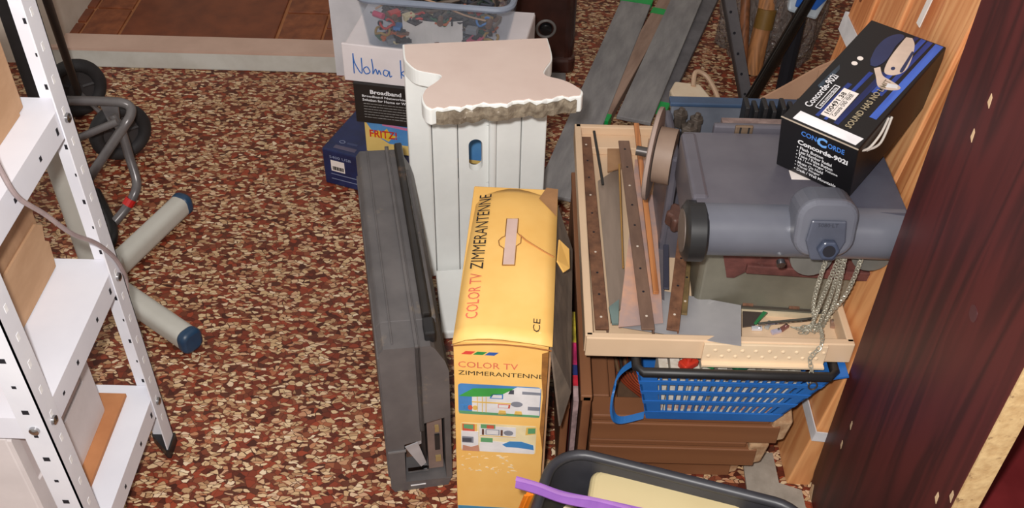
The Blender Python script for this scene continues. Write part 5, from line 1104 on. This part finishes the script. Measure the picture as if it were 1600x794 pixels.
# cardboard sheet propped behind the machine
yq = GB.y+TDp+.02; P = [at(a, c, y=yq) for a, c in ((1168, 166), (1225, 136), (1278, 106), (1312, 92), (1345, 180))]
base = min(P, key=lambda p: p.z); e = thing('cardboard_piece', 'brown cardboard piece propped behind the black telephone carton', 'cardboard', (base.x, base.y, TFL))
P2_ = [p-loc_of(e) for p in P]; P2_[-1] = Vector((P2_[-1].x, 0, 0)); P2_.append(Vector((P2_[0].x, 0, 0)))
b = MB(); b.sheet(P2_, .005); b.build('sheet', mat('propped_card', (166, 130, 104), (148, 112, 88), rough=.85, scale=8), e)
b = MB(); b.sheet([P2_[2]+Vector((0, -.007, 0)), P2_[3]+Vector((0, -.007, 0)), P2_[3]+Vector((.01, -.007, -.1)), P2_[2]+Vector((-.0, -.007, -.1))], .003); b.build('flap', MATS['propped_card'], e)

# ------------------------------------------------------------------ far right clutter
a0, a1 = at(1165, 162, z=.0), at(1137, 0, y=2.56); d = (a1-a0); e = thing('perforated_bar', 'grey perforated steel angle bar leaning beside the plastic sack', 'metal bar', a0)
dn = d.normalized(); sd = dn.cross(Vector((0, 1, 0))).normalized(); sd = Vector((1, .1, 0)).normalized(); nn = sd.cross(dn).normalized(); L_ = d.length*2.6
Mx = Matrix(((sd.x, nn.x, dn.x, 0), (sd.y, nn.y, dn.y, 0), (sd.z, nn.z, dn.z, 0), (0, 0, 0, 1)))
b = MB(); b.box((-.018, 0, 0), (.022, .003, L_), Mx); fl_ = b.build('flange', mat('grey_steel', (112, 108, 110), (96, 92, 96), rough=.5, metal=.3), e)
b = MB(); b.box((-.018, -.0, 0), (-.015, .03, L_), Mx); b.build('flange', mat('dark_flange', (66, 58, 58), rough=.6), e)
for k in range(12):
    b = MB(); p = Vector((.002, 0, .03+k*.06)); b.tube([Mx @ p, Mx @ (p+Vector((0, -.001 if nn.y > 0 else .004, 0)))], .004, 10); b.build('hole', M_dkgrey, fl_)
a0, a1 = at(1164, 163, z=.0), at(1258, 0, y=2.52); d = a1-a0; e = thing('black_pole', 'glossy black tube leaning diagonally across the plastic sack', 'pole', a0+Vector((0, -.03, 0)))
b = MB(); b.tube([Vector((0, 0, .02)), d*2.2], .017, 14); b.build('tube', mat('black_gloss', (30, 24, 20), (22, 18, 16), rough=.2), e, smooth=True)
b = MB(); b.tube([Vector((0, 0, 0.0)), d*.04+Vector((0, 0, .012))], .019, 14); b.build('end_cap', M_black, e, smooth=True)
# wooden handles
for (pa, pb, r, c, lab, band) in (((1180, 92), (1206, -30), .026, (186, 128, 82), 'tan wooden handle with an olive band beside the plastic sack', True), ((1162, 70), (1166, -30), .014, (140, 88, 56), 'thin brown wooden handle behind the tan one', False)):
    A = at(pa[0], pa[1], y=2.66); C = at(pb[0], pb[1], y=2.72); dd = C-A
    A0 = A-dd*(A.z/dd.z) if dd.z > 0 else A
    e = thing('wooden_handle', lab, 'handle', A0 if not band else A0)
    m_ = wood('handle_%d' % int(band), c, tuple(int(v*.75) for v in c), axis=2, scale=12)
    b = MB(); b.tube([Vector((0, 0, 0)), (C-A0)*1.8], r, 16); b.build('shaft', m_, e, smooth=True)
    if band:
        p1, p2 = at(1192, 44, y=2.675)-A0, at(1199, 14, y=2.69)-A0; b = MB(); b.tube([p1, p2], r*1.06, 16); b.build('olive_band', mat('olive_band', (130, 96, 40), rough=.5), e, smooth=True)
# plastic sack
def sackmat():
    m = bpy.data.materials.new('clear_film'); m.use_nodes = True; nt = m.node_tree; N = nt.nodes; L = nt.links; b = N['Principled BSDF']
    b.inputs['Base Color'].default_value = lin((146, 136, 132)); b.inputs['Roughness'].default_value = .14
    tr = N.new('ShaderNodeBsdfTransparent'); mx = N.new('ShaderNodeMixShader'); mx.inputs[0].default_value = .5
    L.new(tr.outputs[0], mx.inputs[1]); L.new(b.outputs[0], mx.inputs[2]); L.new(mx.outputs[0], N['Material Output'].inputs[0])
    nz = N.new('ShaderNodeTexNoise'); nz.inputs['Scale'].default_value = 16; nz.inputs['Detail'].default_value = 3; nz.inputs['Distortion'].default_value = 1.5; bp = N.new('ShaderNodeBump'); bp.inputs['Strength'].default_value = .9; bp.inputs['Distance'].default_value = .03; L.new(nz.outputs['Fac'], bp.inputs['Height']); L.new(bp.outputs[0], b.inputs['Normal'])
    return m
sc0 = at(1250, 150, z=.0); e = thing('plastic_sack', 'crumpled clear plastic sack full of dark odds and ends by the pine planks', 'sack', (.765, 2.80, 0))
b = MB(); nu, nv = 36, 16; random.seed(4); vs = []
for j in range(nv+1):
    v = j/nv; z = .75*v; R0 = .15*(1-.15*v)*(0.9+.1*math.sin(9*v))
    for i in range(nu):
        a = 2*math.pi*i/nu; r = R0*(1+.07*math.sin(5*a+6*v)+.05*math.sin(11*a-9*v)+.03*random.uniform(-1, 1)); vs.append((r*math.cos(a)*1.05, r*math.sin(a)*.9, z))
fs = [(j*nu+i, j*nu+(i+1) % nu, (j+1)*nu+(i+1) % nu, (j+1)*nu+i) for j in range(nv) for i in range(nu)]+[tuple(range(nu-1, -1, -1))]
b.add(vs, fs); b.build('film', sackmat(), e, smooth=True)
b = MB(); random.seed(2)
e2 = thing('dark_bundle', 'dark brown bundle of scraps seen inside the clear plastic sack', 'bundle', (.765, 2.80, .004))
for k in range(9):
    a = random.uniform(0, 6.28); x, y = .07*math.cos(a), .06*math.sin(a); h = random.uniform(.4, .7); b = MB(); b.tube([(x, y, 0), (x*.8+.02, y*.8, h)], random.uniform(.018, .03), 8); b.build('stick', mat('scrap_%d' % (k % 3), ((88, 66, 54), (110, 84, 68), (70, 60, 58))[k % 3], rough=.7), e2)
p = at(1275, 15, y=2.42); e = thing('blue_white_bag', 'blue and white plastic bag on top of the clear sack', 'bag', (p.x, 2.5, 0))
b = MB(); b.tube([(0, .05, 0), (0, .05, p.z-.05)], .02, 10); b.build('core', M_dkgrey, e)
z = p.z
b = MB(); b.sheet([(-.05, 0, z-.05), (.03, -.01, z-.07), (.055, 0, z+.0), (.06, .02, z+.2), (-.02, .02, z+.2), (-.045, .01, z-.02)], .03); bg = b.build('bag_body', mat('bag_white', (196, 206, 214), (170, 180, 190), rough=.4), e, bevel=.008)
b = MB(); b.sheet([(-.035, -.012, z-.03), (.02, -.018, z-.035), (.05, -.01, z-.0), (.05, -.01, z+.2), (-.02, -.01, z+.2)], .01); b.build('blue_print', mat('bag_blue', (44, 100, 190), rough=.4), bg, bevel=.003)
